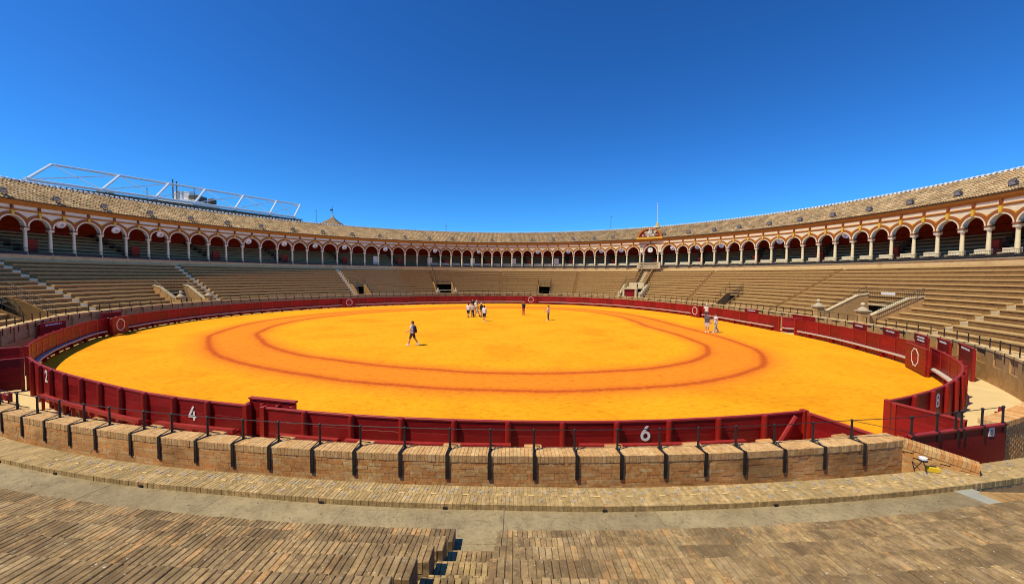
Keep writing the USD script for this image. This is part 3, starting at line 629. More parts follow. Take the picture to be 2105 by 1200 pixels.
# ------------------------------------------------------------------ barrera ledge, walkway, near benches
_lr = PchipInterpolator([-125, -115, -110, -104, -98.5, -90.8, -86.8, -81.7, -77.6, -71, -66, -60], [31.5, 31.18, 31.02, 30.82, 30.66, 30.63, 30.70, 30.80, 30.94, 31.28, 31.65, 32.2])
lr = lambda a: float(_lr(a))
lg = thing('brick_ledge', 'long brick seat ledge with numbered tiles in front of the parapet', 'bench', P(-91, 30.4))
m = MB(); m.sweep(arc(-121, -66, .8), lambda a: [(lr(a) - .57, .0), (lr(a) - .57, 1.092), (lr(a) - .006, 1.092), (lr(a) - .006, .0)]); obj('ledge_core', m, M['mortar'], lg)
cf, cb = [], []
st = .070 / 30.6 * 57.3
DRAIN = [-110.3, -107.0, -103.0, -96.2, -92.1, -87.0, -81.3]
for i, a in enumerate(np.arange(-120.5, -66.3, st)):
    j, zt = random.gauss(0, .0028), random.gauss(0, .0018)
    cut = any(abs(a - q) < st * .55 for q in DRAIN)
    if cut: j -= .06
    cf.append((abs(a + 90), (lambda m, a=a, j=j, zt=zt: m.cbox(a, lr, -.285, j, .985, 1.10 + zt, .0645, ch=.005))))
    cb.append((abs(a + 90), (lambda m, a=a + st * .4, zt=-zt: m.cbox(a, lr, -.575, -.293, .985, 1.10 + zt, .0645, ch=.005))))
lay(lg, 'front_brick', cf, M['ledge_brick'], M['ledge_brick_mix']); lay(lg, 'back_brick', cb, M['ledge_brick'], M['ledge_brick_mix'])
for a in DRAIN:
    m = MB(); m.rbox(a, lr(a) - .02, lr(a) + .016, 1.004, 1.042, .075); obj('drain_hole', m, M['dark'], lg)
for i, a in enumerate(np.arange(-108, -70, 1.1)):
    m = MB(); m.rbox(a, lr(a) - .30, lr(a) - .268, 1.1045, 1.108, .11); obj('yellow_tile', m, M['yellow_tile'], lg)
    for da, ro, w in ((.28, .44, .05), (.52, .40, .05), (.30, .16, .05), (.75, .47, .045)):
        m = MB()
        for q in range(3): m.rbox(a + da + random.uniform(-.05, .05), lr(a) - ro + q * .022, lr(a) - ro + .016 + q * .022, 1.1045, 1.108, w * random.uniform(.5, 1.3))
        obj('number_tile', m, M['silver_tile'], lg)

wk = UsdGeom.Xform.Define(stage, '/World/walkway'); LOC['/World/walkway'] = np.zeros(3); USED[('/World', 'walkway')] = 0
tag(wk.GetPrim(), 'grey concrete walkway between the brick ledge and the first bench', kind='structure')
joints = [-121, -116.5, -112.6, -108.9, -104.2, -99.7, -95.3, -90.2, -85.4, -80.6, -76.6, -73.6]
for k, (b0, b1) in enumerate(zip(joints[:-1], joints[1:])):
    m = MB(); zo = random.uniform(-.002, .002)
    m.sweep(arc(b0 + .008, b1 - .008, .5), lambda a: [(lr(a) - .04, .6), (lr(a) - .04, 1.0 + zo), (31.47 + off(a), 1.004 + zo), (31.47 + off(a), .6)]); obj('slab', m, M['concrete'][k % 3], '/World/walkway')
m = MB(); m.sweep(arc(-121, -73.6, 1), lambda a: [(lr(a) - .03, .5), (lr(a) - .03, .985), (31.46 + off(a), .985), (31.46 + off(a), .5)]); obj('joint_filler', m, M['seat_mortar'], '/World/walkway')
rg3 = np.random.default_rng(11)
m = MB()
for q in range(70):
    a = rg3.uniform(-112, -75); r = lr(a) + rg3.uniform(.06, .8); sz = rg3.uniform(.006, .018)
    m.rbox(a, r, r + sz, 1.004, 1.004 + sz * .5, sz * rg3.uniform(.6, 2.2))
obj('grit', m, M['seat_mortar'], '/World/walkway', kind='stuff')
m = MB(); m.sweep(arc(-74.35, -73.55, .2), lambda a: [(lr(a) - .02, 1.0), (lr(a) - .02, 1.010), (31.9 + off(a) - .3, 1.012), (31.9 + off(a) - .3, 1.002)])
struct('concrete_strip', m, M['pale_concrete'], label='bluish pale concrete strip at the edge of the right stairwell')
m = MB(); m.sweep(arc(-73.4, -62, 1), lambda a: [(29.5, .05), (35, .06)], closed=False); struct('stairwell_floor', m, M['concrete'][0], label='floor of the passage under the right red gate')
m = MB(); m.sweep(arc(-121, -73.5, 1), lambda a: [(nr(a) - .05, .70), (lr(a) - .5, .70)], closed=False); struct('gutter', m, M['concrete'][0], label='sunken foot channel between parapet and brick ledge')
sw2 = MB(); T = math.radians(-73.75)
sw2.sweep([-73.75, -73.5], lambda a: [(31.2, .0), (31.2, .985), (40, 5.5), (40, 0)]); top('stairwell_wall', sw2, M['far_brick'], 'brick wall dropping into the stairwell at the right edge', 'wall')

LA, RA = -91.49, -90.32        # edges of the aisle
def bench(n, side):
    R0 = 31.43 + .7 * (n - 1); z = 1.2 + RISE * (n - 1)
    a0, a1 = (-122.0, LA) if side == 'left' else (RA, -73.75)
    rr_ = lambda a: R0 + off(a)
    place = 'left of the brick aisle' if side == 'left' else 'right of the brick aisle'
    name = ['lowest', 'second lowest', 'third', 'fourth', 'fifth', 'sixth', 'seventh', 'eighth', 'ninth'][n - 1]
    t = thing('bench_row', f'{name} worn brick bench row from the walkway, {place}', 'bench', P(a1 if side == 'left' else a0, R0, 0))
    m = MB(); m.sweep(arc(a0, a1, 1.0), lambda a: [(rr_(a) + .008, z - .75), (rr_(a) + .012, z - .011), (rr_(a) + .27, z - .011), (rr_(a) + .27, z - .20), (rr_(a) + .72, z - .20), (rr_(a) + .72, z - .75)]); obj('bench_core', m, M['seat_mortar'], t)
    cells = []
    st = .072 / R0 * 57.3
    rng = np.arange(a1 - st * .5, a0, -st) if side == 'left' else np.arange(a0 + st * .5, a1, st)
    big = 0.0
    for k, a in enumerate(rng):
        if abs(a + 91) > 19 + 0 * n: continue
        big = big * .8 + random.gauss(0, .004)
        zt, j = random.gauss(0, .0022) + big * .4, random.gauss(0, .0065)
        end = k == 0
        zb = z - .205 if end else z - .125
        cells.append((abs(a + 91), (lambda m, a=a, zt=zt, j=j, zb=zb: m.cbox(a, rr_, j, .275 + random.uniform(-.006, .006), zb, z + zt, .0655, ch=.006))))
    lay(t, 'brick', cells, M['seat_brick'], M['seat_brick_mix'])
    if n <= 6:                       # back strip seen at the aisle end
        m = MB()
        for k, a in enumerate(rng[:14]): m.rbox(a, rr_(a) + .29, rr_(a) + .66, z - .30, z - .185 + random.gauss(0, .003), .066, ch=.005)
        obj('foot_strip', m, M['seat_brick_mix'], t, rnd=True)
    return t
for n in range(1, 8):
    bench(n, 'left'); bench(n, 'right')
for n in range(1, 7):
    R0 = 31.43 + .7 * (n - 1); z = 1.2 + RISE * (n - 1)
    if n == 1:
        t = thing('aisle_steps', 'worn brick aisle steps between the left and right bench rows', 'steps', P(-91, R0))
    for r0, r1, zt in ((R0 - .1, R0 + .28, z - .27), (R0 + .285, R0 + .60, z - .12)):
        if n == 1 and r0 < R0:
            m = MB(); m.rbox((LA + RA) / 2, R0 - .02, R0 + .28, .55, 1.0, .70); obj('landing', m, M['concrete'][0], t); continue
        m = MB(); m.rbox((LA + RA) / 2, r0, r1, zt - .5, zt - .05, .63); obj('step', m, M['seat_mortar'], t)
        w = .0655; k = int(.63 / .07)
        for q in range(k + 1):
            a = LA + (q + .5) * (RA - LA) / (k + 1)
            m = MB(); m.rbox(a, r0 + random.uniform(-.004, .004), r1 - .006, zt - .1, zt + random.gauss(0, .003), .0605, ch=.005); obj('brick', m, random.choice(M['seat_brick'][1:4] + M['ledge_brick'][:2]), t)

# ------------------------------------------------------------------ far parapet and railing
def r_par(a): return rf(a) + 1.75
fp = thing('brick_parapet', 'brick parapet with square niches running round the far side of the ring', 'wall', P(90, r_par(90)))
wall_a = list(np.arange(-45.8, 236.0, 3.2)) + [238.0]
core, nich = MB(), MB()
core.sweep(arc(-46, 238.5, 1), lambda a: [(r_par(a) + .06, 0), (r_par(a) + .06, zp(a) - .10), (r_par(a) + .38, zp(a) - .10), (r_par(a) + .38, 0)]); obj('wall_core', core, M['far_brick'], fp)
m = MB(); m.sweep(arc(-46, 238.5, 1), lambda a: [(r_par(a), 0), (r_par(a), .86), (r_par(a) + .2, .86), (r_par(a) + .2, 0)]); obj('base_course', m, M['far_brick'], fp)
m = MB(); m.sweep(arc(-46, 238.5, 1), lambda a: [(r_par(a) - .02, zp(a) - .10), (r_par(a) - .02, zp(a)), (r_par(a) + .40, zp(a)), (r_par(a) + .40, zp(a) - .10)]); obj('coping', m, M['band'], fp)
for a in wall_a[:-1]:
    m = MB(); b = a + 1.5; m.sweep(arc(a, b, .75), lambda q: [(r_par(q), .86), (r_par(q), zp(q) - .10), (r_par(q) + .2, zp(q) - .10), (r_par(q) + .2, .86)]); obj('pier', m, M['far_brick'], fp)
far_a = list(np.arange(-45.5, 237.5, 1.88))
for nm, lst, lab in (('iron_railing', [a for a in far_a if a < 56], 'black iron post railing on the parapet along the right side'), ('iron_railing', [a for a in far_a if 55 < a < 150], 'black iron post railing on the parapet at the far end'),
                     ('iron_railing', [a for a in far_a if a > 148.5], 'black iron post railing on the parapet along the left side')):
    t = thing(nm, lab, 'railing', P(lst[0], r_par(lst[0]), zp(lst[0])))
    for a in lst:
        m = MB(); r, z = r_par(a) + .12, zp(a); m.rbox(a, r - .02, r + .02, z, z + .48, .045); m.rbox(a, r_par(a) - .035, r_par(a) - .021, z - .42, z + .01, .06); m.rbox(a, r_par(a) - .03, r + .03, z + .001, z + .012, .05)
        obj('post', m, M['iron'], t)
    m = MB()
    for a, b in zip(lst[:-1], lst[1:]): m.tube(P(a, r_par(a) + .12, zp(a) + .45), P(b, r_par(b) + .12, zp(b) + .45), .010, 4)
    obj('top_bar', m, M['iron'], t)
fl = thing('stone_ledge', 'pale stone seat ledge behind the far parapet railing', 'bench', P(90, rf(90) + 2.9))
m = MB(); m.sweep(arc(-46, 238.5, 1.2), lambda a: [(rf(a) + 2.5, .5), (rf(a) + 2.5, 1.34), (rf(a) + 3.1, 1.34), (rf(a) + 3.1, .5)]); obj('seat', m, M['column'], fl)
m = MB(); m.sweep(arc(-46, 238.5, 1.2), lambda a: [(r_par(a) + .35, .7), (rf(a) + 2.52, .7)], closed=False); m.sweep(arc(-46, 238.5, 1.2), lambda a: [(rf(a) + 3.08, 1.0), (rf(a) + 3.92, 1.002)], closed=False)
struct('far_walkway', m, M['concrete'][0], label='concrete walkway round the foot of the far seating')

# ------------------------------------------------------------------ far seating
def ra(a): return rf(a) + 3.85
def rbk(a): return rg(a) - .30
def rrow(a, i): return ra(a) + (rbk(a) - ra(a)) * i / NROW
def zrow(i): return 1.2 + RISE * i
AISLES = [-20.6, 11.3, 37.0, 54.5, 71.8, 93.2, 111.7, 133.5, 161.8, 181.9, 205.0]
VOMS = [(-11.6, -2.6, 5), (24.4, 28.0, 5), (51.2, 57.6, 6), (78.8, 82.4, 6), (106.9, 112.1, 7), (129.8, 133.0, 6), (165.2, 170.2, 5), (189.0, 193.2, 5)]
AW = 0.33                       # half aisle width in metres
names = ['behind the right picture edge', 'right of the stone gate pillars', 'between the right staircase and the railed doorway', 'left of the railed doorway, right of the royal door', 'just right of the royal door',
         'left of the royal door', 'above the red fence with the far octagon', 'right of the wide black doorway', 'above the wide black doorway, left part', 'far left of the ring, partly shaded', 'between the left pillars and the picture edge', 'shaded, at the left picture edge']
bounds = [-46.0] + AISLES + [222.0]
names = ['brick seating sector at the right picture edge, below the nearest columns', 'brick seating sector around the right stone gate pillars', 'brick seating sector with a small railed doorway, on the far right',
         'brick seating sector immediately right of the royal red door', 'brick seating sector immediately left of the royal red door', 'brick seating sector with a small black doorway, far centre',
         'brick seating sector right of the wide black doorway', 'brick seating sector left of the wide black doorway', 'half shaded brick seating sector on the far left', 'shaded brick seating sector above the left stone pillars',
         'dark shaded brick seating sector left of the pillars', 'dark shaded brick seating sector at the left picture edge']
for k, (b0, b1) in enumerate(zip(bounds[:-1], bounds[1:])):
    t = thing('seating_sector', names[k], 'grandstand', P((b0 + b1) / 2, ra((b0 + b1) / 2), 1.0))
    for i in range(NROW):
        w = AW / rrow(b0, i) * 57.3
        segs = [(b0 + (w if k else 0), b1 - (w if k < len(AISLES) else 0))]
        for v0, v1, nv in VOMS:
            if i < nv:
                new = []
                for s0, s1 in segs:
                    if v1 <= s0 or v0 >= s1: new.append((s0, s1)); continue
                    if v0 > s0: new.append((s0, v0))
                    if v1 < s1: new.append((v1, s1))
                segs = new
        z = zrow(i)
        for s0, s1 in segs:
            if s1 - s0 < .15: continue
            m, e = MB(), MB(); jr = random.uniform(-.012, .012)
            m.sweep(arc(s0, s1, 1.6), lambda a: [(rrow(a, i), z - .56), (rrow(a, i), z - .105), (rrow(a, i) + .36, z - .105), (rrow(a, i + 1) + .02, z - .105), (rrow(a, i + 1) + .02, z - .56)])
            e.sweep(arc(s0, s1, 1.6), lambda a: [(rrow(a, i) - .055 + jr, z - .10), (rrow(a, i) - .055 + jr, z), (rrow(a, i) + .36, z), (rrow(a, i) + .36, z - .10)])
            row = obj('row', m, M['stand'], t); obj('seat_edge', e, M['stand_edge'], row)
aname = ['white edged stair aisle at the right picture edge', 'stair aisle climbing left of the stone gate pillars', 'stair aisle right of the royal door stairs', None, 'stair aisle just left of the royal door', 'stair aisle straight across the ring, far centre',
         'dark railed stair aisle beside the wide black doorway', 'bright stepped aisle above the small black doorway on the left', 'bright stepped aisle right of the left stone pillars', 'bright stepped aisle in the shaded left sector', 'shaded stair aisle outside the left edge']
for k, a in enumerate(AISLES):
    if aname[k] is None: continue
    t = thing('stair_aisle', aname[k], 'stairs', P(a, ra(a), 1.0))
    for i in range(NROW):
        m = MB(); w = 2 * AW - .04
        m.rbox(a, rrow(a, i) - .02, rrow(a, i) + .30, zrow(i) - .7, zrow(i) - .19, w); sp_ = obj('half_step', m, (M['stone'] if k == 0 else M['column']) if k in (0, 7, 8, 9) else M['stand'], t); m = MB(); m.rbox(a, rrow(a, i) + .30, rrow(a, i + 1) - .02, zrow(i) - .7, zrow(i) - .10, w); obj('step', m, M['stand_edge'] if k in (0, 7, 8, 9) else M['stand'], t)  # left aisles get paler steps, sunlit faces put into the colour
# stair rail on the dark aisle
t = thing('stair_railing', 'black handrail climbing beside the wide black doorway', 'railing', P(111.7, ra(111.7), 1.2))
for i in range(5, NROW + 1):
    m = MB(); m.tube(P(111.2, rrow(111, i), zrow(i) - .3), P(111.2, rrow(111, i), zrow(i) + .75), .03, 5); obj('post', m, M['iron'], t)
m = MB(); m.tube(P(111.2, rrow(111, 5), zrow(5) + .72), P(111.2, rrow(111, NROW), zrow(NROW) + .72), .035, 5); obj('handrail', m, M['iron'], t)

def pillar(parent, a, r, z0, h, w=.62):
    g = group('pillar', parent)
    m = MB(); m.rbox(a, r - w / 2, r + w / 2, z0, z0 + h, w, ch=.02); m.rbox(a, r - w / 2 - .03, r + w / 2 + .03, z0, z0 + .3, w + .06); obj('shaft', m, M['far_brick'], g)
    m = MB(); c = P(a, r, z0 + h); m.rbox(a, r - w * .66, r + w * .66, z0 + h, z0 + h + .1, w * 1.32, ch=.03)
    m.lathe(c, [(w * .62, .10), (w * .50, .2), (w * .34, .30), (w * .16, .36), (w * .13, .44)], 4 * 4); obj('cap', m, M['capstone'], g, smooth=40)
    m = MB(); s_ = trimesh.creation.icosphere(2, .16); s_.apply_translation(c + [0, 0, .56]); m.mesh(s_); obj('ball', m, M['stone'], g, smooth=True)

def grille(parent, a0, r0, z0, a1, r1, z1, h, bars=True, nm='railing'):
    n = max(2, int(np.linalg.norm(P(a0, r0, z0) - P(a1, r1, z1)) / (.16 if bars else .9)))
    m = MB()
    for f in np.linspace(0, 1, n + 1):
        a, r, z = a0 + (a1 - a0) * f, r0 + (r1 - r0) * f, z0 + (z1 - z0) * f
        m.tube(P(a, r, z), P(a, r, z + h), .012 if bars else .025, 4)
    for q in ((.08, .5, 1.0) if bars else (.5, 1.0)): m.tube(P(a0, r0, z0 + h * q), P(a1, r1, z1 + h * q), .024, 4)
    obj(nm, m, M['iron'], parent)

def doorway(v, label, style):
    a0, a1, n = v; am = (a0 + a1) / 2
    t = thing('seating_doorway', label, 'doorway', P(am, ra(am), 1.0))
    zt = zrow(n) - .5
    w_deg = .16 / ra(am) * 57.3
    for a, s_ in ((a0, 1), (a1, -1)):
        m = MB(); b = a + s_ * (.26 if style == 'pillars' else .12) / ra(am) * 57.3; b0, b1 = min(a, b), max(a, b)
        hh = .55 if style == 'pillars' else .0
        m.sweep([b0, b1], lambda q: [(ra(q) - .3, .9), (ra(q) - .3, zrow(0) + hh), (ra(q), zrow(0) + hh), (rrow(q, n - 1.2), zrow(n - 1.2) + hh + .2), (rrow(q, n) + .02, zrow(n - 1) + hh + .3), (rrow(q, n) + .02, .9)]); obj('side_wall', m, M['far_brick'] if style == 'pillars' else M['stand'], t)
        if style != 'pillars': continue
        m = MB(); m.sweep([b0 - .06, b1 + .06], lambda q: [(ra(q) - .05, zrow(0) + hh), (ra(q) - .05, zrow(0) + hh + .1), (rrow(q, n - 1.2), zrow(n - 1.2) + hh + .3), (rrow(q, n) + .05, zrow(n - 1) + hh + .4), (rrow(q, n) + .05, zrow(n - 1) + hh + .3), (rrow(q, n - 1.2), zrow(n - 1.2) + hh + .2)]); obj('wall_cap', m, M['stone'] if style == 'pillars' else M['stand_edge'], t)
    m = MB(); m.sweep(arc(a0, a1, 1.5), lambda q: [(rrow(q, n) - .12, zt), (rrow(q, n) - .12, zt + .16), (rrow(q, n) + .3, zt + .16), (rrow(q, n) + .3, zt)]); obj('lintel', m, M['stone'] if style == 'pillars' else M['stand_edge'], t)
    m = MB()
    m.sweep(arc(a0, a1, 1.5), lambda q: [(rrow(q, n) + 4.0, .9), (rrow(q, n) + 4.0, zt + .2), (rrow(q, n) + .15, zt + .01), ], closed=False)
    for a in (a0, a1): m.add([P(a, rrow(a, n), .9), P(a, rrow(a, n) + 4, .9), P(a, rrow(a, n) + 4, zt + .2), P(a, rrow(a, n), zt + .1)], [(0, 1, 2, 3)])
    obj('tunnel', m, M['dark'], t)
    m = MB(); m.sweep(arc(a0, a1, 1.5), lambda q: [(ra(q) - .3, .995), (rrow(q, n) + 4, .995)], closed=False); obj('floor', m, M['concrete'][0], t)
    if style == 'pillars':
        for a in (a0, a1): pillar(t, a, ra(a) - .25, 1.0, 1.35)
        grille(t, a0, rrow(a0, n) - .05, zt + .3, a1, rrow(a1, n) - .05, zt + .3, 1.05)
    elif style == 'wide':
        for a in (a0, a1): pillar(t, a, ra(a) - .25, 1.0, 1.0, .55)
        m = MB(); m.sweep(arc(a0, a1, 1.5), lambda q: [(rrow(q, n - 4), 2.15), (rrow(q, n - 4), 2.32), (rrow(q, n - 4) + .2, 2.32), (rrow(q, n - 4) + .2, 2.15)]); obj('cross_beam', m, M['stone'], t)
        grille(t, a0, rrow(a0, n) - .05, zt + .2, a1, rrow(a1, n) - .05, zt + .2, .85, False)
    else:
        grille(t, a0, rrow(a0, n) - .05, zt + .16, a1, rrow(a1, n) - .05, zt + .16, .95, style == 'bars')
    if style != 'wide':
        grille(t, a0, rrow(a0, 1), zrow(0) + .5, a0, rrow(a0, n), zrow(n - 1) + .75, .8, style == 'pillars' and a0 > -20 and a0 < 0 or style == 'bars', 'side_railing')
        grille(t, a1, rrow(a1, 1), zrow(0) + .5, a1, rrow(a1, n), zrow(n - 1) + .75, .8, style == 'pillars' and a0 < 0, 'side_railing')
    return t
V7 = doorway(VOMS[0], 'stone pillared seating doorway with iron grille on the right side', 'pillars')
m = MB(); a = -6.5; m.rbox(a, rrow(a, 5) - .13, rrow(a, 5) - .10, zrow(5) + .5, zrow(5) + .72, 1.4); obj('notice', m, M['white'], V7, label='small white notice on the grille')
doorway(VOMS[1], 'small railed seating doorway on the far right', 'bars')
doorway(VOMS[3], 'small black seating doorway at the far centre', 'plain')
doorway(VOMS[4], 'wide black seating doorway with white beams and stone posts', 'wide')
doorway(VOMS[5], 'small black seating doorway left of centre', 'plain')
doorway(VOMS[6], 'stone pillared seating doorway on the shaded left side', 'pillars')
doorway(VOMS[7], 'dark seating doorway at the left picture edge', 'bars')

# royal door with balcony stairs
a0, a1, n = VOMS[2]; am = (a0 + a1) / 2
t = thing('royal_doorway', 'royal doorway with red door and pale stone stairs beneath the balcony', 'doorway', P(am, ra(am), 1.0))
d0, d1 = 52.6, 55.9
for i, (b0, b1) in enumerate(((d0 - .55, d0), (d1, d1 + .55))):
    m = MB(); m.sweep([b0, b1], lambda q: [(ra(q) - .5, .6), (ra(q) - .5, 2.95), (ra(q) + .1, 2.95), (ra(q) + .1, .6)]); obj('stone_post', m, M['stone'], t)
m = MB(); m.sweep(arc(d0 - .75, d1 + .75, 1), lambda q: [(ra(q) - .58, 2.95), (ra(q) - .58, 3.15), (ra(q) + .5, 3.15), (ra(q) + .5, 2.95)]); obj('lintel', m, M['stone'], t)
m = MB(); m.sweep(arc(d0, d1, 1), lambda q: [(ra(q) - .30, .5), (ra(q) - .30, 2.95), (ra(q) - .22, 2.95), (ra(q) - .22, .5)]); obj('door', m, M['red'], t)
for k in range(1, 6):
    q = d0 + (d1 - d0) * k / 6; m = MB(); m.rbox(q, ra(q) - .325, ra(q) - .302, .6, 2.9, .04); obj('door_batten', m, M['red_wood'][0], t)
m = MB(); m.sweep(arc(d0 - .5, d1 + .5, 1), lambda q: [(ra(q) + .1, 3.0), (ra(q) + .1, 3.04), (rrow(q, 6), 3.04), (rrow(q, 6), 3.0)]); obj('terrace', m, M['stone'], t)
m = MB(); m.sweep(arc(d0 - .5, d1 + .5, 1), lambda q: [(rrow(q, 5.2), 3.04), (rrow(q, 5.2), 4.0), (rrow(q, 6), 4.0), (rrow(q, 6), 3.04)]); obj('back_wall', m, M['stone'], t)
m = MB(); m.add(*[x for x in (np.array([P(54.2, rrow(54, 5.19) - .01, 3.1), P(53.7, rrow(54, 5.19) - .01, 3.1), P(53.7, rrow(54, 5.19) - .01, 3.8), P(54.2, rrow(54, 5.19) - .01, 3.8)]), [(0, 1, 2, 3)])]); obj('window', m, M['dark'], t)
for s0, s1 in ((a0, d0 - .6), (d1 + .6, a1)):
    for i in range(6):
        m = MB(); m.sweep([s0, s1], lambda q: [(rrow(q, i) - .2, .8), (rrow(q, i) - .2, zrow(i)), (rrow(q, i + .5) - .2, zrow(i)), (rrow(q, i + .5) - .2, zrow(i) + .19), (rrow(q, i + 1) - .2, zrow(i) + .19), (rrow(q, i + 1) - .2, .8)]); obj('side_step', m, M['stone'], t)
    e = s0 if s0 == a0 else s1
    m = MB(); m.sweep([e - .35, e + .35], lambda q: [(ra(q) - .2, 1.0), (ra(q) - .2, 2.1), (rrow(q, 5), zrow(5) + .6), (rrow(q, 5), 1.0)]); obj('stair_wall', m, M['stone'], t)
    grille(t, e, rrow(e, 0), 2.1, e, rrow(e, 7), zrow(7) + .3, .85, False, 'handrail')
    m = MB(); c = P(e, ra(e) - .3, 2.35); s_ = trimesh.creation.icosphere(2, .17); s_.apply_translation(c); m.mesh(s_); m.lathe(P(e, ra(e) - .3, 1.0), [(.25, 0), (.25, 1.1), (.3, 1.12), (.12, 1.25)], 8); obj('finial_post', m, M['stone'], t, smooth=40)
for i in range(6, NROW):         # upper flight in a dark well
    m = MB(); q = 53.6; m.rbox(q, rrow(q, i), rrow(q, i + 1), zrow(i) - .4, zrow(i) - .35 + .25, 1.7); obj('upper_step', m, M['stone'], t)
for q, s_ in ((52.2, 1), (54.9, -1)):
    m = MB(); m.sweep([q - .1, q + .1], lambda b: [(rrow(b, 6), zrow(6) - .6), (rrow(b, 6), zrow(6) + .55), (rrow(b, NROW), zrow(NROW) + .55), (rrow(b, NROW), zrow(NROW) - .6)]); obj('flight_wall', m, M['stand'], t)
grille(t, 55.0, rrow(55, 6), zrow(6) + .5, 55.0, rrow(55, NROW), zrow(NROW) + .5, .9, False, 'handrail')
grille(t, 57.0, rrow(57, 6) - .1, zrow(6) + .2, 55.1, rrow(55, 6) - .1, zrow(6) + .2, .9, True, 'terrace_railing')

# rear seating behind the camera's field, plain
m = MB()
for i in range(9):
    z = zrow(i)
    m.sweep(arc(-62, -46.2, 2), lambda a: [(36 + .0 * a + .7 * (i - 7) + off(a) * .6, z - .6), (36 + .7 * (i - 7) + off(a) * .6, z), (36.75 + .7 * (i - 7) + off(a) * .6, z), (36.75 + .7 * (i - 7) + off(a) * .6, z - .6)])
top('rear_seating', m, M['stand'], 'brick seating behind the right picture edge', 'grandstand')

# ------------------------------------------------------------------ arcaded gallery
COLS = [-32.4, -29.5, -26.6, -23.7, -20.8, -17.9, -15.0, -12.15, -9.3, -6.4, -3.5, -.6, 2.4, 5.45, 8.4, 11.25, 14.1, 16.95, 19.8, 22.8, 25.8, 28.9, 32.0, 35.0, 38.0, 40.9, 43.85, 46.8, 50.5, 51.5, 55.1, 56.0, 59.4, 62.2, 65.0, 67.8, 70.6, 73.45, 76.3,
        79.1, 81.85, 84.6, 87.3, 90.05, 92.8, 95.4, 98.0, 100.65, 103.35, 106.1, 108.85, 111.75, 114.7, 117.7, 120.8, 123.95, 127.1, 130.1, 133.1, 136.2, 139.3, 142.15, 145.0, 148.05, 151.1, 153.8, 156.6, 159.5, 162.4, 165.0, 167.8, 170.8, 173.7, 176.1, 178.5, 181.2, 184.0, 186.9, 189.8, 192.7, 195.6, 198.5, 201.4, 204.3, 207.2, 210.1, 213.0]
G0, G1 = COLS[0] - .5, COLS[-1] + .5
gl = thing('arcaded_gallery', 'long curved gallery of white columns and arches under a tiled roof', 'gallery', P(90, rg(90), 0))
GA = arc(G0, G1, 1.0)
m = MB(); m.sweep(GA, lambda a: [(rg(a) - .34, zrow(NROW) - .9), (rg(a) - .34, ZF - .07), (rg(a) - .1, ZF - .07), (rg(a) - .1, zrow(NROW) - .9)]); obj('plinth_band', m, M['band'], gl)
m = MB(); m.sweep(GA, lambda a: [(rg(a) - .42, ZF - .068), (rg(a) - .42, ZF), (rg(a) + 6.2, ZF), (rg(a) + 6.2, ZF - .068)]); obj('floor', m, M['capstone'], gl)
for i in range(6):
    m = MB(); z = ZF + .42 * (i + 1) - .02
    for q0, q1 in zip(COLS[:-1], COLS[1:]):
        pass
    m.sweep(GA, lambda a: [(rg(a) + 1.25 + .72 * i, ZF), (rg(a) + 1.25 + .72 * i, z - .10), (rg(a) + 1.18 + .72 * i, z - .10), (rg(a) + 1.18 + .72 * i, z), (rg(a) + 1.25 + .72 * (i + 1) + .0, z), (rg(a) + 1.25 + .72 * (i + 1), ZF)]); tp_ = obj('bench_tier', m, M['tier'], gl)
    m = MB(); m.sweep(GA, lambda a: [(rg(a) + 1.235 + .72 * i, z - .235), (rg(a) + 1.235 + .72 * i, z - .102), (rg(a) + 1.248 + .72 * i, z - .102), (rg(a) + 1.248 + .72 * i, z - .235)]); obj('nosing_shade_strip', m, M['inner'], tp_)  # dark strip on the riser paints in the shade under the tier nosing
m = MB(); m.sweep(GA, lambda a: [(rg(a) + 5.6, ZF), (rg(a) + 5.6, ZF + 2.62), (rg(a) + 5.8, ZF + 2.62), (rg(a) + 5.8, ZF)]); obj('back_wall', m, M['cream'], gl)
m = MB(); m.sweep(GA, lambda a: [(rg(a) + 5.58, ZF + 2.62), (rg(a) + 5.58, 12.4), (rg(a) + 5.8, 12.4), (rg(a) + 5.8, ZF + 2.62)]); obj('upper_wall', m, M['maroon'], gl)
m = MB(); m.sweep(GA, lambda a: [(rg(a) + .2, 10.98), (rg(a) + 3.77, 12.6), (rg(a) + 5.6, 12.3)], closed=False); obj('ceiling', m, M['maroon'], gl)
# dark stair gaps in the tiers every few bays
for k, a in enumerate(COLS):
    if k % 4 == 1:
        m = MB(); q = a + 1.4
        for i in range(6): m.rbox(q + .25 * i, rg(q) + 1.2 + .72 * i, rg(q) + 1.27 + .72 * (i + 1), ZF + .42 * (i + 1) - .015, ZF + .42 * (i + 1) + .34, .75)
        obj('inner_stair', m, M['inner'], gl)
        m = MB(); m.rbox(q - .5, rg(q) + 1.0, rg(q) + 1.22, ZF, ZF + 1.6, .9); obj('stair_panel', m, M['maroon'], gl)
# columns
for a in COLS:
    g = group('column', gl); c = P(a, rg(a), ZF)
    m = MB(); m.lathe(c, [(.150, .17), (.152, .9), (.128, 2.28)], 12); obj('shaft', m, M['column'], g, smooth=40)
    m = MB(); m.rbox(a, rg(a) - .2, rg(a) + .2, ZF, ZF + .10, .40); m.lathe(c, [(.19, .10), (.195, .14), (.16, .18)], 12); obj('base', m, M['column'], g, smooth=40)
    m = MB(); m.lathe(c, [(.13, 2.26), (.16, 2.28), (.16, 2.31), (.135, 2.33), (.19, 2.40)], 12); m.rbox(a, rg(a) - .21, rg(a) + .21, ZF + 2.40, ZF + 2.65, .42, ch=.02); obj('capital', m, M['plaster'], g, smooth=40)
    m = MB(); m.rbox(a, rg(a) - .27, rg(a) + .27, ZF + 2.65, ZC, .52, ch=.015); obj('impost', m, M['rust'], g)
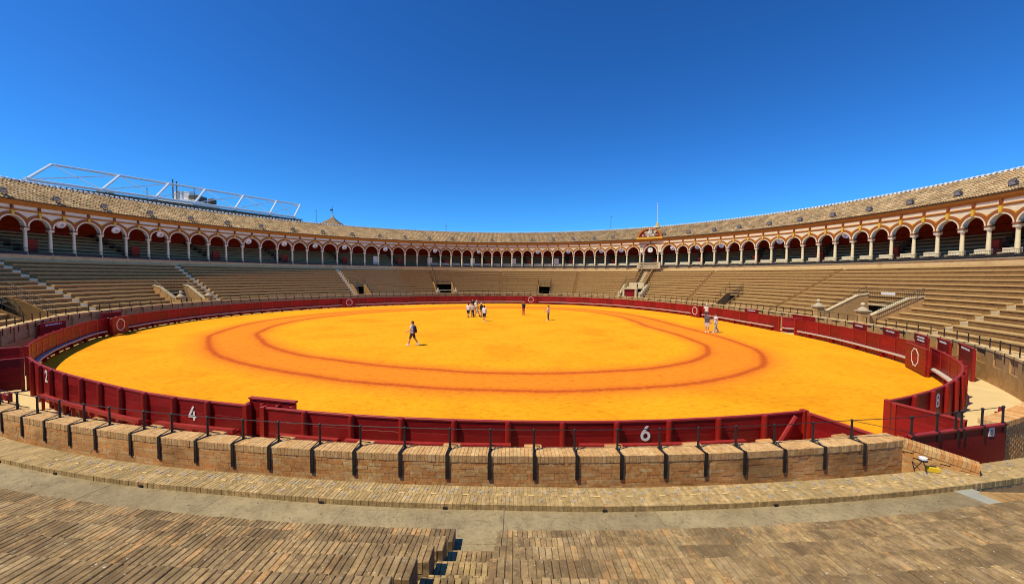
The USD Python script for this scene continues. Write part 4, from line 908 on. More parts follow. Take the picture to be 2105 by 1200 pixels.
# arches bay by bay
def ring_poly(w, r0, r1, x0=0.0):
    t_ = np.linspace(0, math.pi, 19)
    return Polygon([(x0 + r1 * math.cos(q), r1 * math.sin(q)) for q in t_] + [(x0 + r0 * math.cos(q), r0 * math.sin(q)) for q in t_[::-1]])
for q0, q1 in zip(COLS[:-1], COLS[1:]):
    p, q = P(q0, rg(q0)), P(q1, rg(q1)); d = q - p; w = np.linalg.norm(d); d = d / w; nn = np.cross(d, [0, 0, 1.]); c = (p + q) / 2
    if nn @ (c - [0, CY, 0]) > 0: nn = -nn              # towards the arena
    H_ = 10.98 - ZC; Rr = (w - .36) / 2
    def put(poly, depth, front, name, mat, par):
        e = extrude(poly, depth); v = np.array(e.vertices)
        mm_ = MB(); mm_.add(c + [0, 0, ZC] + np.outer(v[:, 0], d) + np.outer(v[:, 1], [0, 0, 1.]) + np.outer(front - depth + v[:, 2], nn), e.faces); return obj(name, mm_, mat, par)
    wall = sbox(-w / 2, 0, w / 2, H_)
    if w > 1.2:
        R_ = min(Rr, 1.32)
        hole = Polygon([(R_ * math.cos(t_), R_ * math.sin(t_)) for t_ in np.linspace(0, math.pi, 21)]).buffer(0)
        ap = put(wall.difference(hole), .40, .20, 'arch', M['plaster'], gl)
        put(ring_poly(w, R_, R_ + .14), .05, .245, 'archivolt', M['plaster'], ap)
        clip = sbox(-w / 2 + .005, .02, w / 2 - .005, H_ - .02)
        put(ring_poly(w, R_ + .14, R_ + .40).intersection(clip), .07, .268, 'arch_moulding', M['ochre_dark'], ap)
        put(Polygon([(-.09, R_ + .10), (.09, R_ + .10), (.13, H_ + .0), (-.13, H_ + .0)]), .17, .37, 'keystone', M['yellow'], ap)
        y0 = R_ * .62
        put(Polygon([(-w / 2 + .004, y0 - .1), (-w / 2 + .24, y0 + .42), (-w / 2 + .004, y0 + .42)]), .02, .225, 'spandrel_panel', M['yellow'], ap)
        put(Polygon([(w / 2 - .004, y0 - .1), (w / 2 - .24, y0 + .42), (w / 2 - .004, y0 + .42)]), .02, .225, 'spandrel_panel', M['yellow'], ap)
    else:
        ap = put(wall, .40, .20, 'arch_pier', M['plaster'], gl)
        put(sbox(-.12, .55, .12, 1.35), .03, .235, 'ornament', M['relief'], ap)
m = MB(); m.sweep(GA, lambda a: [(rg(a) - .26, 10.98), (rg(a) - .31, 11.08), (rg(a) - .31, 11.14), (rg(a) - .24, 11.17), (rg(a) + .2, 11.17), (rg(a) + .2, 10.98)]); obj('lower_cornice', m, M['ochre'], gl)
m = MB(); m.sweep(GA, lambda a: [(rg(a) - .20, 11.17), (rg(a) - .20, 11.50), (rg(a) + .2, 11.50), (rg(a) + .2, 11.17)]); obj('frieze', m, M['plaster'], gl)
for q0, q1 in zip(COLS[:-1], COLS[1:]):
    am = (q0 + q1) / 2
    if (q1 - q0) > 1.5:
        m = MB(); m.rbox(am, rg(am) - .36, rg(am) - .198, 11.165, 11.505, .17); obj('frieze_block', m, M['rust'], gl)
m = MB(); m.sweep(GA, lambda a: [(rg(a) - .24, 11.50), (rg(a) - .28, 11.60), (rg(a) - .30, 11.72), (rg(a) - .38, 11.82), (rg(a) - .44, 11.93), (rg(a) + .2, 11.95), (rg(a) + .2, 11.50)]); obj('upper_cornice', m, M['ochre'], gl)
# roof
EV = lambda a: rg(a) - .50
RV = lambda a: rg(a) + 3.77
roof = MB(); roof.sweep(GA, lambda a: [(EV(a), ZE), (EV(a), ZE + .05), (RV(a), ZR - .02), (RV(a) + 3.8, ZE + .2), (RV(a) + 3.8, ZE)]); rp = obj('roof', roof, M['roof_bed'], gl)
tm = MB(); step = .27 / 46 * 57.3
t5 = np.linspace(0, math.pi, 5)
for k, a in enumerate(np.arange(G0 + .1, G1 - .1, step)):
    nt = 11; T = math.radians(a); tn = np.array([-math.sin(T), math.cos(T), 0])
    b0, b1 = P(a, EV(a) - .04, ZE + .05), P(a, RV(a), ZR)
    ax = b1 - b0; L_ = np.linalg.norm(ax); ax = ax / L_; nrm = np.cross(tn, ax); nrm = nrm if nrm[2] > 0 else -nrm
    tint = random.random()
    jx = random.gauss(0, .012)
    for i in range(nt):
        s0, s1 = L_ * i / nt, L_ * (i + 1.08) / nt
        w0, w1 = .105, .082
        o0, o1 = random.gauss(0, .012) + jx, random.gauss(0, .012) + jx
        h0 = .035
        A = np.array([b0 + ax * s0 + tn * (o0 + w0 * math.cos(q)) + nrm * (h0 + w0 * .95 * math.sin(q)) for q in t5] + [b0 + ax * s1 + tn * (o1 + w1 * math.cos(q)) + nrm * (w1 * .95 * math.sin(q)) for q in t5])
        tm.add(A, [(j, j + 1, 6 + j, 5 + j) for j in range(4)], rnd=min(1, max(0, tint * .35 + random.random() * .65)))
obj('roof_tiles', tm, M['roof_tile'], rp, kind='stuff', rnd=True, label='rows of worn barrel tiles')
for key, o in (('glaze_white', 0), ('glaze_blue', 1)):
    m = MB()
    for k, a in enumerate(np.arange(G0, G1, .56)):
        b = a + .28 * o; m.rbox(b + .14, RV(b) - .15, RV(b) + .15, ZR - .03, ZR + (.20 if o == 0 else .10), .24 / 57.3 * 48 * .28 / .24 * .98 * 1.0, ch=.05)
    obj('ridge_caps', m, M[key], rp, kind='stuff', label='alternating white glazed ridge tiles' if o == 0 else 'alternating dark ridge tiles')
m = MB(); m.sweep(GA, lambda a: [(rg(a) + 7.3, 0), (rg(a) + 7.3, ZE + .2), (rg(a) + 7.55, ZE + .2), (rg(a) + 7.55, 0)]); obj('outer_wall', m, M['plaster'], gl)
# front railing of the gallery
for q0, q1 in zip(COLS[:-1], COLS[1:]):
    m = MB(); w = q1 - q0; e = .22 / rg(q0) * 57.3
    A_ = np.linspace(q0 + e, q1 - e, max(3, int(w * 45 / 57.3 / .17)))
    for a in A_: m.tube(P(a, rg(a) - .27, ZF), P(a, rg(a) - .27, ZF + .62), .010, 4)
    m.tube(P(q0, rg(q0) - .27, ZF + .62), P(q1, rg(q1) - .27, ZF + .62), .02, 4); m.tube(P(q0, rg(q0) - .27, ZF + .30), P(q1, rg(q1) - .27, ZF + .30), .012, 4)
    m.rbox((q0 + q1) / 2, rg(q0) - .30, rg(q0) - .25, ZF + .002, ZF + .27, w * 45 / 57.3 * .98)
    obj('front_railing', m, M['iron'], gl)

# pediment, balcony
pc = 53.4; c = P(pc, rg(pc) - .50, 11.96); T = math.radians(pc); tn, rd = np.array([-math.sin(T), math.cos(T), 0]), np.array([math.cos(T), math.sin(T), 0])
pe = thing('pediment', 'arched yellow pediment with carved coat of arms above the balcony', 'pediment', c)
def putp(poly, depth, fr, name, mat, z=0.0):
    e = extrude(poly, depth); v = np.array(e.vertices); m = MB()
    m.add(c + [0, 0, z] - np.outer(v[:, 0], tn) + np.outer(v[:, 1], [0, 0, 1.]) - np.outer(fr - depth + v[:, 2], rd), e.faces); return obj(name, m, mat, pe)
hw, hh = 2.25, 1.75
ell = lambda k: Polygon([(hw * k * math.cos(q), .25 + hh * k * math.sin(q)) for q in np.linspace(0, math.pi, 25)])
putp(ell(1.0), .35, .2, 'back_panel', M['maroon']); putp(ell(1.0).difference(ell(.84)), .2, .36, 'arch_frame', M['ochre']); putp(sbox(-2.3, 0, 2.3, .30), .5, .42, 'base_moulding', M['yellow'])
m = MB(); rg2 = np.random.default_rng(3)
for q in range(46):
    x, y = rg2.normal(0, .55), .35 + abs(rg2.normal(.5, .55))
    if (x / 1.5) ** 2 + ((y - .3) / 1.9) ** 2 > 1: continue
    s_ = trimesh.creation.icosphere(1, rg2.uniform(.09, .2)); s_.apply_translation(c + [0, 0, y] - tn * x - rd * rg2.uniform(.22, .34)); m.mesh(s_)
s_ = trimesh.creation.icosphere(2, .42); s_.apply_scale([1, 1, 1.25]); s_.apply_translation(c + [0, 0, 1.0] - rd * .15); m.mesh(s_)
obj('coat_of_arms', m, M['relief'], pe, smooth=True)
m = MB()
for x in np.linspace(-.3, .3, 5): m.tube(c + [0, 0, 1.72] - rd * .3 + tn * x, c + [0, 0, 2.06 + .08 * math.cos(x * 5)] - rd * .3 + tn * x * .5, .07, 6)
obj('crown', m, M['capstone'], pe)
bl = thing('balcony', 'white stone balcony with balusters below the clock', 'balcony', P(53.3, rg(53.3) - .7, 6.5))
B0, B1 = 50.3, 56.3
m = MB(); m.sweep(arc(B0, B1, 1), lambda a: [(rg(a) - 1.25, 6.48), (rg(a) - 1.3, 6.64), (rg(a) - .36, 6.64), (rg(a) - .36, 6.40), (rg(a) - .8, 6.40)]); obj('slab', m, M['stone'], bl)
m = MB(); m.sweep(arc(B0 + .2, B1 - .2, 1), lambda a: [(rg(a) - 1.2, 7.52), (rg(a) - 1.2, 7.64), (rg(a) - .98, 7.64), (rg(a) - .98, 7.52)]); obj('handrail', m, M['stone'], bl)
m = MB(); m.sweep(arc(B0 + .2, B1 - .2, 1), lambda a: [(rg(a) - 1.2, 6.64), (rg(a) - 1.2, 6.78), (rg(a) - .98, 6.78), (rg(a) - .98, 6.64)]); obj('plinth', m, M['stone'], bl)
for a in np.linspace(B0 + .5, B1 - .5, 22):
    m = MB(); m.lathe(P(a, rg(a) - 1.09, 6.78), [(.05, 0), (.05, .05), (.085, .2), (.05, .42), (.04, .55), (.07, .7), (.07, .74)], 8); obj('baluster', m, M['stone'], bl, smooth=40)
for a in (B0 + .25, B1 - .25):
    m = MB(); m.rbox(a, rg(a) - 1.25, rg(a) - .93, 6.64, 7.66, .32); obj('corner_pier', m, M['stone'], bl)
# clock
ck = thing('clock', 'round white clock hanging in the arch above the balcony', 'clock', P(53.35, rg(53.35) - .22, 9.95))
def disc(mb, cc, r, th, axis):
    axis = axis / np.linalg.norm(axis); mb.tube(cc, cc + axis * th, r, 24)
cc = P(53.35, rg(53.35) - .24, 9.95)
m = MB(); disc(m, cc, .50, -.10, -rd); obj('case', m, M['grey'], ck)
m = MB(); disc(m, cc, .45, .02, -rd); obj('face', m, M['white'], ck)
m = MB(); m.box(cc - rd * .03 + [0, 0, .14], tn, rd, np.array([0, 0, 1.]), .05, .01, .30); w_ = (tn * -.87 + np.array([0, 0, .5])); m.box(cc - rd * .034 + w_ * .10, w_, rd, np.cross(w_, rd), .22, .01, .055); obj('hands', m, M['iron'], ck)
for k in range(12):
    q = k * math.pi / 6; m = MB(); e = tn * math.sin(q) + np.array([0, 0, 1.]) * math.cos(q); m.box(cc - rd * .024 + e * .37, e, rd, np.cross(e, rd), .08, .008, .03); obj('hour_mark', m, M['iron'], ck)

# hanging round lamps under the arches
def lamp_proto(path_label):
    t = thing('arch_lamp', path_label, 'lamp', (0, 0, 0))
    def tilt(mb):
        c_, s_ = math.cos(math.radians(62)), math.sin(math.radians(62))
        mb.v = [np.column_stack([v[:, 0] * c_ + v[:, 2] * s_, v[:, 1], -v[:, 0] * s_ + v[:, 2] * c_]) for v in mb.v]; return mb
    m = MB(); m.lathe((0, 0, 0), [(.02, -.14), (.18, -.13), (.19, -.10), (.40, -.06), (.44, 0), (.45, .03), (.36, .09), (.18, .14), (.05, .16)], 20); obj('dish', tilt(m), M['lampwhite'], t, smooth=50)
    m = MB(); m.lathe((0, 0, 0), [(.12, -.155), (.15, -.145), (.15, -.135), (.12, -.13)], 14); obj('lens', tilt(m), M['lampglass'], t, smooth=40)
    m = MB(); m.tube((.1, 0, .06), (.1, 0, .9), .018, 5); obj('rod', m, M['iron'], t)
    return t
LAMPS = [174.9, 168.9, 163.3, 150.0, 143.6, 137.6, 131.5, 122.3, 110.2, 98.9, 83.2, 74.9, 66.1, 60.9, 47.9, 42.0, 36.5, 24.3, 12.5]
nl = len(LAMPS); pos = lambda a: P(a, rg(a) + .05, 10.12)
for i, a in enumerate(LAMPS):
    lf = LAMPS.index(60.9)
    lab = f'round white lamp hanging in an arch, {ORD[lf - i]} one left of the clock' if i <= lf else f'round white lamp hanging in an arch, {ORD[i - lf - 1]} one right of the clock'
    if i == 0:
        proto_lamp = lamp_proto(lab); UsdGeom.Xformable(stage.GetPrimAtPath(proto_lamp)).GetOrderedXformOps()[0].Set(Gf.Vec3d(*pos(a))); UsdGeom.Xformable(stage.GetPrimAtPath(proto_lamp)).AddRotateZOp().Set(a)
    else: copy(proto_lamp, 'arch_lamp', pos(a), a, lab, 'lamp')

# floodlights on the eave
def flood_proto(label):
    t = thing('roof_floodlight', label, 'floodlight', (0, 0, 0))
    m = MB(); X, Y, Z = np.array([1., 0, 0]), np.array([0, 1., 0]), np.array([0, 0, 1.])
    fx = np.array([-.8, 0, -.6]); fz = np.array([-.6, 0, .8])
    m.box(np.array([0, 0, .42]), fx, Y, fz, .20, .52, .36, ch=.04); obj('housing', m, M['grey'], t)
    m = MB(); m.box(np.array([0, 0, .42]) + fx * .115, fx, Y, fz, .012, .44, .28); obj('glass', m, M['lampglass'], t)
    m = MB(); m.box(np.array([0.02, .34, .24]), X, Y, Z, .05, .03, .5); m.box(np.array([0.02, -.34, .24]), X, Y, Z, .05, .03, .5); m.box(np.array([0.02, 0, .01]), X, Y, Z, .10, .70, .04); m.box(np.array([0.1, 0, -.1]), X, Y, Z, .5, .14, .2); obj('bracket', m, M['grey'], t)
    m = MB(); m.box(np.array([.03, 0, .66]), fx, Y, fz, .26, .56, .02); obj('visor', m, M['slab'], t)
    return t
FL = [180.4, 175.4, 170.3, 164.7, 159.1, 153.5, 147.8, 142.0, 136.0, 129.8, 123.6, 117.6, 111.6, 105.9, 100.5, 95.4, 90.0, 84.7, 79.0, 73.7, 68.1, 63.1, 50.1, 44.1, 38.2, 32.7, 26.4, 20.5, 14.7, 8.9, 3.1, -2.8, -8.6, -14.4]
for i, a in enumerate(FL):
    l_ = FL.index(63.1)
    k = l_ - i if i <= l_ else i - l_ - 1
    lab = f'grey roof floodlight, {ORD[min(k, 23)]} one {"left" if i <= l_ else "right"} of the coat of arms pediment'
    loc = P(a, rg(a) - .05, ZE + .36)
    if i == 0:
        pf = flood_proto(lab); x = UsdGeom.Xformable(stage.GetPrimAtPath(pf)); x.GetOrderedXformOps()[0].Set(Gf.Vec3d(*loc)); x.AddRotateZOp().Set(a)
    else: copy(pf, 'roof_floodlight', loc, a, lab, 'floodlight')

# open white door leaves inside the gallery
for a, lab in ((124.3, 'open white door leaf in the gallery, farthest left'), (111.4, 'open white door leaf in the gallery above the wide black doorway'), (100.5, 'open white door leaf in the gallery above the walking group'),
               (89.6, 'open white door leaf in the gallery at the far centre'), (78.2, 'open white door leaf in the gallery left of the royal door')):
    t = thing('door_leaf', lab, 'door', P(a, rg(a) + .75, ZF))
    m = MB(); m.rbox(a, rg(a) + .72, rg(a) + .78, ZF + .02, ZF + 1.95, .95, ch=.01); obj('panel', m, M['white'], t)
    m = MB(); m.rbox(a + .45, rg(a) + .68, rg(a) + .72, ZF + .95, ZF + 1.05, .05); obj('handle', m, M['iron'], t)
    for z in (.35, 1.2):
        m = MB(); m.rbox(a, rg(a) + .70, rg(a) + .72, ZF + z, ZF + z + .6, .7); obj('raised_field', m, M['plaster'], t)
# front row of loose pale benches in the lit part of the gallery
for k, (q0, q1) in enumerate(zip(COLS[:-1], COLS[1:])):
    if q1 - q0 < 1.5 or q1 > 113 or q0 < -21: continue
    am = (q0 + q1) / 2; sd = 'right' if am < 53 else 'left'
    n_ = sum(1 for a, b in zip(COLS[:-1], COLS[1:]) if b - a > 1.5 and min(am, 53.3) < (a + b) / 2 < max(am, 53.3)) - (0 if am < 53 else 0)
    if abs(am - 53.3) < 1: continue
    t = thing('gallery_seat', f'pale bench in the gallery front row, {ORD[min(n_, 23)]} bay {sd} of the clock bay', 'bench', P(am, rg(am) + .45, ZF))
    w = (q1 - q0) * rg(am) / 57.3 - .62
    m = MB(); m.rbox(am, rg(am) + .28, rg(am) + .68, ZF + .42, ZF + .48, w, ch=.01); obj('seat', m, M['cream'], t)
    m = MB(); m.rbox(am, rg(am) + .66, rg(am) + .72, ZF + .45, ZF + .86, w, ch=.01); obj('backrest', m, M['cream'], t)
    for s_ in (-1, 1):
        m = MB(); m.rbox(am + s_ * (w / 2 - .1) / rg(am) * 57.3, rg(am) + .32, rg(am) + .66, ZF, ZF + .42, .08); obj('leg', m, M['column'], t)

# ------------------------------------------------------------------ beyond the roof
fb = np.array([27.66, 74.0, 14.35]); t = thing('flagpole', 'white flagpole with yellow base on the roof ridge right of centre', 'flagpole', fb)
m = MB(); m.lathe(fb, [(.75, 0), (.75, .12), (.5, .14), (.45, .34), (.5, .38)], 8); obj('pedestal', m, M['plaster'], t)
m = MB(); m.lathe(fb, [(.34, .38), (.36, .5), (.22, .62), (.27, .75), (.16, .95), (.10, 1.05)], 12); obj('base', m, M['yellow'], t, smooth=40)
m = MB(); m.tube(fb + [0, 0, 1.0], fb + [0, 0, 4.85], .075, 8, .05); obj('pole', m, M['steel'], t)
m = MB(); s_ = trimesh.creation.icosphere(1, .09); s_.apply_translation(fb + [0, 0, 4.9]); m.mesh(s_); obj('finial', m, M['grey'], t)

tw = np.array([-50.96, 110.0, 0]); t = thing('tower_roof', 'small tower with pyramid tile roof and weather vane left of centre', 'tower', tw)
m = MB(); m.abox(tw + [0, 0, 9.4], (5.6, 5.6, 18.8)); obj('wall', m, M['plaster'], t)
m = MB(); m.add([tw + [x * 3.3, y * 3.3, 18.7] for x, y in ((-1, -1), (1, -1), (1, 1), (-1, 1))] + [tw + [x * 1.2, y * 1.2, 20.2] for x, y in ((-1, -1), (1, -1), (1, 1), (-1, 1))] + [tw + [x * .3, y * .3, 21.1] for x, y in ((-1, -1), (1, -1), (1, 1), (-1, 1))],
               [(0, 1, 5, 4), (1, 2, 6, 5), (2, 3, 7, 6), (3, 0, 4, 7), (4, 5, 9, 8), (5, 6, 10, 9), (6, 7, 11, 10), (7, 4, 8, 11), (8, 9, 10, 11)]); rp2 = obj('roof', m, M['roof_bed'], t)
m = MB(); m.lathe(tw + [0, 0, 21.0], [(.35, 0), (.4, .3), (.2, .5), (.28, .8), (.05, 1.1)], 8); obj('finial', m, M['stone'], rp2)
m = MB(); m.tube(tw + [0, 0, 22.0], tw + [0, 0, 24.2], .05, 5); m.abox(tw + [-.35, 0, 23.3], (.7, .05, .4)); m.tube(tw + [-.6, 0, 23.0], tw + [.6, 0, 23.0], .03, 4); obj('weather_vane', m, M['iron'], t)
for b, h, lab in (((-50.6, 100., 12.), 9.8, 'thin grey antenna mast left of the small tower'), ((30.45, 120., 12.), 11.9, 'thin grey antenna mast left of the flagpole'), ((-18.5, 108., 10.), 9.4, 'tiny antenna above the left centre roof ridge')):
    b = np.array(b); t = thing('antenna', lab, 'antenna', b * [1, 1, 0]); m = MB(); m.tube(b * [1, 1, 0], b + [0, 0, h], .10, 5, .04); obj('mast', m, M['grey'], t)
    m = MB(); m.tube(b + [-.4, 0, h - .5], b + [.4, 0, h - .5], .03, 4); obj('cross_arm', m, M['grey'], t)

# neighbouring hall with white steel roof truss
e0, e1 = np.array([-74.87, 60.0, 0]), np.array([-54.56, 97.0, 0]); ax = e1 - e0; LL = np.linalg.norm(ax); ax = ax / LL; ot = np.array([-ax[1], ax[0], 0])
hl = thing('concert_hall', 'pale building with grey roof slab behind the left gallery roof', 'building', (e0 + e1) / 2)
m = MB(); m.box((e0 + e1) / 2 + ot * 7 + [0, 0, 8.7], ax, ot, np.array([0, 0, 1.]), LL + 2, 13, 17.4); obj('wall', m, M['plaster'], hl)
m = MB(); m.box((e0 + e1) / 2 + ot * 6.5 + [0, 0, 18.25], ax, ot, np.array([0, 0, 1.]), LL + 3, 15, 1.0); obj('roof_slab', m, M['slab'], hl)
m = MB(); m.box((e0 + e1) / 2 - ot * 1.05 + [0, 0, 18.95], ax, ot, np.array([0, 0, 1.]), LL + 3, .2, .12); obj('fascia', m, M['steel'], hl)
ts = thing('roof_truss', 'white steel truss frame on the building behind the left roof', 'truss', e0 + [0, 0, 18.5])
ft = [0.0, .195, .365, .51, .685, .86, 1.0]
lean = lambda f: np.array([-6.0, 8.4, 0]) * (1 - f) + np.array([-3.4, 9.0, 0]) * f
bot = [e0 + ax * LL * f + [0, 0, 19.35] for f in ft]; tp = [e0 + ax * LL * f + lean(f) + [0, 0, 23.9] for f in ft]
for a, b in zip(tp[:-1], tp[1:]):
    m = MB(); m.tube(a, b, .20, 8); obj('top_chord', m, M['steel'], ts, smooth=40)
for a, b in zip(bot[:-1], bot[1:]):
    m = MB(); m.tube(a, b, .17, 8); obj('bottom_chord', m, M['steel'], ts, smooth=40)
for a, b in zip(bot, tp):
    m = MB(); m.tube(a, b, .20, 8); m.abox(a + [0, 0, -.1], (.45, .45, .7)); obj('strut', m, M['steel'], ts)
for i in range(6):
    m = MB(); m.tube(tp[i], bot[i + 1], .06, 5); obj('tie_rod', m, M['grey'], ts)
    m = MB(); m.tube(bot[i], tp[i + 1], .085, 5); obj('diagonal', m, M['steel'], ts)
# rooftop plant of a white house further back
wb = np.array([-79.5, 91.0, .9]); t = thing('white_house', 'white house top with plant room and antennas behind the truss', 'building', wb)
m = MB(); m.abox(wb + [-1.5, 4, 10.7], (13, 8, 21.4)); obj('wall', m, M['white'], t)
m = MB(); m.abox(wb + [1.2, 3, 22.4], (3.6, 4, 2.2)); obj('plant_room', m, M['white'], t)
m = MB(); m.abox(wb + [4.2, 2, 21.9], (2.0, 3, 1.2)); obj('vent_box', m, M['slab'], t)
m = MB(); m.lathe(wb + [6.8, 3, 21.0], [(.9, 0), (.9, .8), (.5, 1.2), (.1, 1.3)], 12); obj('water_tank', m, M['slab'], t, smooth=40)
for x, h in ((-.4, 5.0), (.5, 4.5), (4.6, 3.2), (-6.5, 3.0)):
    m = MB(); m.tube(wb + [x, .5, 21.2], wb + [x, .5, 21.2 + h], .13 if h > 4 else .07, 5); obj('antenna', m, M['grey'], t)
t = thing('rooftop_vent', 'small dark roof vents behind the truss, leftmost bay', 'vent', (-77.5, 74, 18.3))
for x in (-78.6, -77.7, -76.4):
    m = MB(); m.abox((x, 74, 19.6), (.6, .6, 2.6 if x < -77 else 1.6)); obj('cowl', m, M['slab'], t)

# ------------------------------------------------------------------ lamp and yellow tool at the parapet corner
lp = np.array([8.30, 7.93, 1.10]); lp = P(-74.1, 30.55, 1.10); LS = .8
t = thing('work_lamp', 'white headed lamp on thin black legs at the right parapet corner', 'lamp', lp)
m = MB(); m.lathe(lp + [0, 0, .26], [(.036, -.03), (.066, -.016), (.07, .0), (.066, .03), (.04, .042)], 14); obj('head', m, M['lampwhite'], t, smooth=40)
m = MB(); m.lathe(lp + [0, 0, .20], [(.03, 0), (.07, .01), (.075, .03)], 12); obj('neck', m, M['iron'], t, smooth=40)
for q in (0.3, 2.4, 4.5):
    m = MB(); m.tube(lp + [0, 0, .22], lp + [.12 * math.cos(q), .12 * math.sin(q), 0], .008, 5); obj('leg', m, M['iron'], t)
m = MB(); m.tube(lp + [-.16, 0, 0], lp + [-.20, .02, .20], .009, 5); m.tube(lp + [-.2, .02, .2], lp + [-.05, 0, .02], .007, 5); obj('cable', m, M['iron'], t)
yl = P(-73.78, 30.62, 1.108); t = thing('yellow_case', 'small yellow plastic case beside the lamp at the right corner', 'case', yl)
m = MB(); m.box(yl + [0, 0, .05], np.array([.9, -.4, 0]) / .985, np.array([.4, .9, 0]) / .985, np.array([0, 0, 1.]), .20, .09, .09, ch=.012); obj('body', m, M['plastic_yellow'], t)
m = MB(); m.box(yl + [0, 0, .105], np.array([.9, -.4, 0]) / .985, np.array([.4, .9, 0]) / .985, np.array([0, 0, 1.]), .10, .02, .025); obj('handle', m, M['iron'], t)

# ------------------------------------------------------------------ people
SK = mat_noise('skin', [(0.46, 0.25, 0.16), (0.54, 0.31, 0.20)], scale=6.0, r=0.55)
CL = {}
def cloth(name, c):
    if name not in CL: CL[name] = mat_noise('cloth_' + name, [tuple(np.array(c) * .85), c], scale=18.0, r=0.85, bump=.3, bscale=120.0)
    return CL[name]
WHT, BLK, NAVY = cloth('white', (.72, .71, .69)), cloth('black', (.018, .018, .02)), cloth('navy', (.03, .035, .06))
HAIR = {'dark': cloth('dark_hair', (.025, .015, .01)), 'brown': cloth('brown_hair', (.07, .035, .015)), 'red': cloth('auburn_hair', (.16, .05, .025)), 'grey': cloth('grey_hair', (.3, .28, .26))}

def chain(parts):
    out = []
    for seg in parts:
        sph = [Manifold.sphere(r, 10).translate(tuple(map(float, p))) for p, r in seg]
        out.append(Manifold.batch_hull(sph))
    return Manifold.batch_boolean(out, manifold3d.OpType.Add)

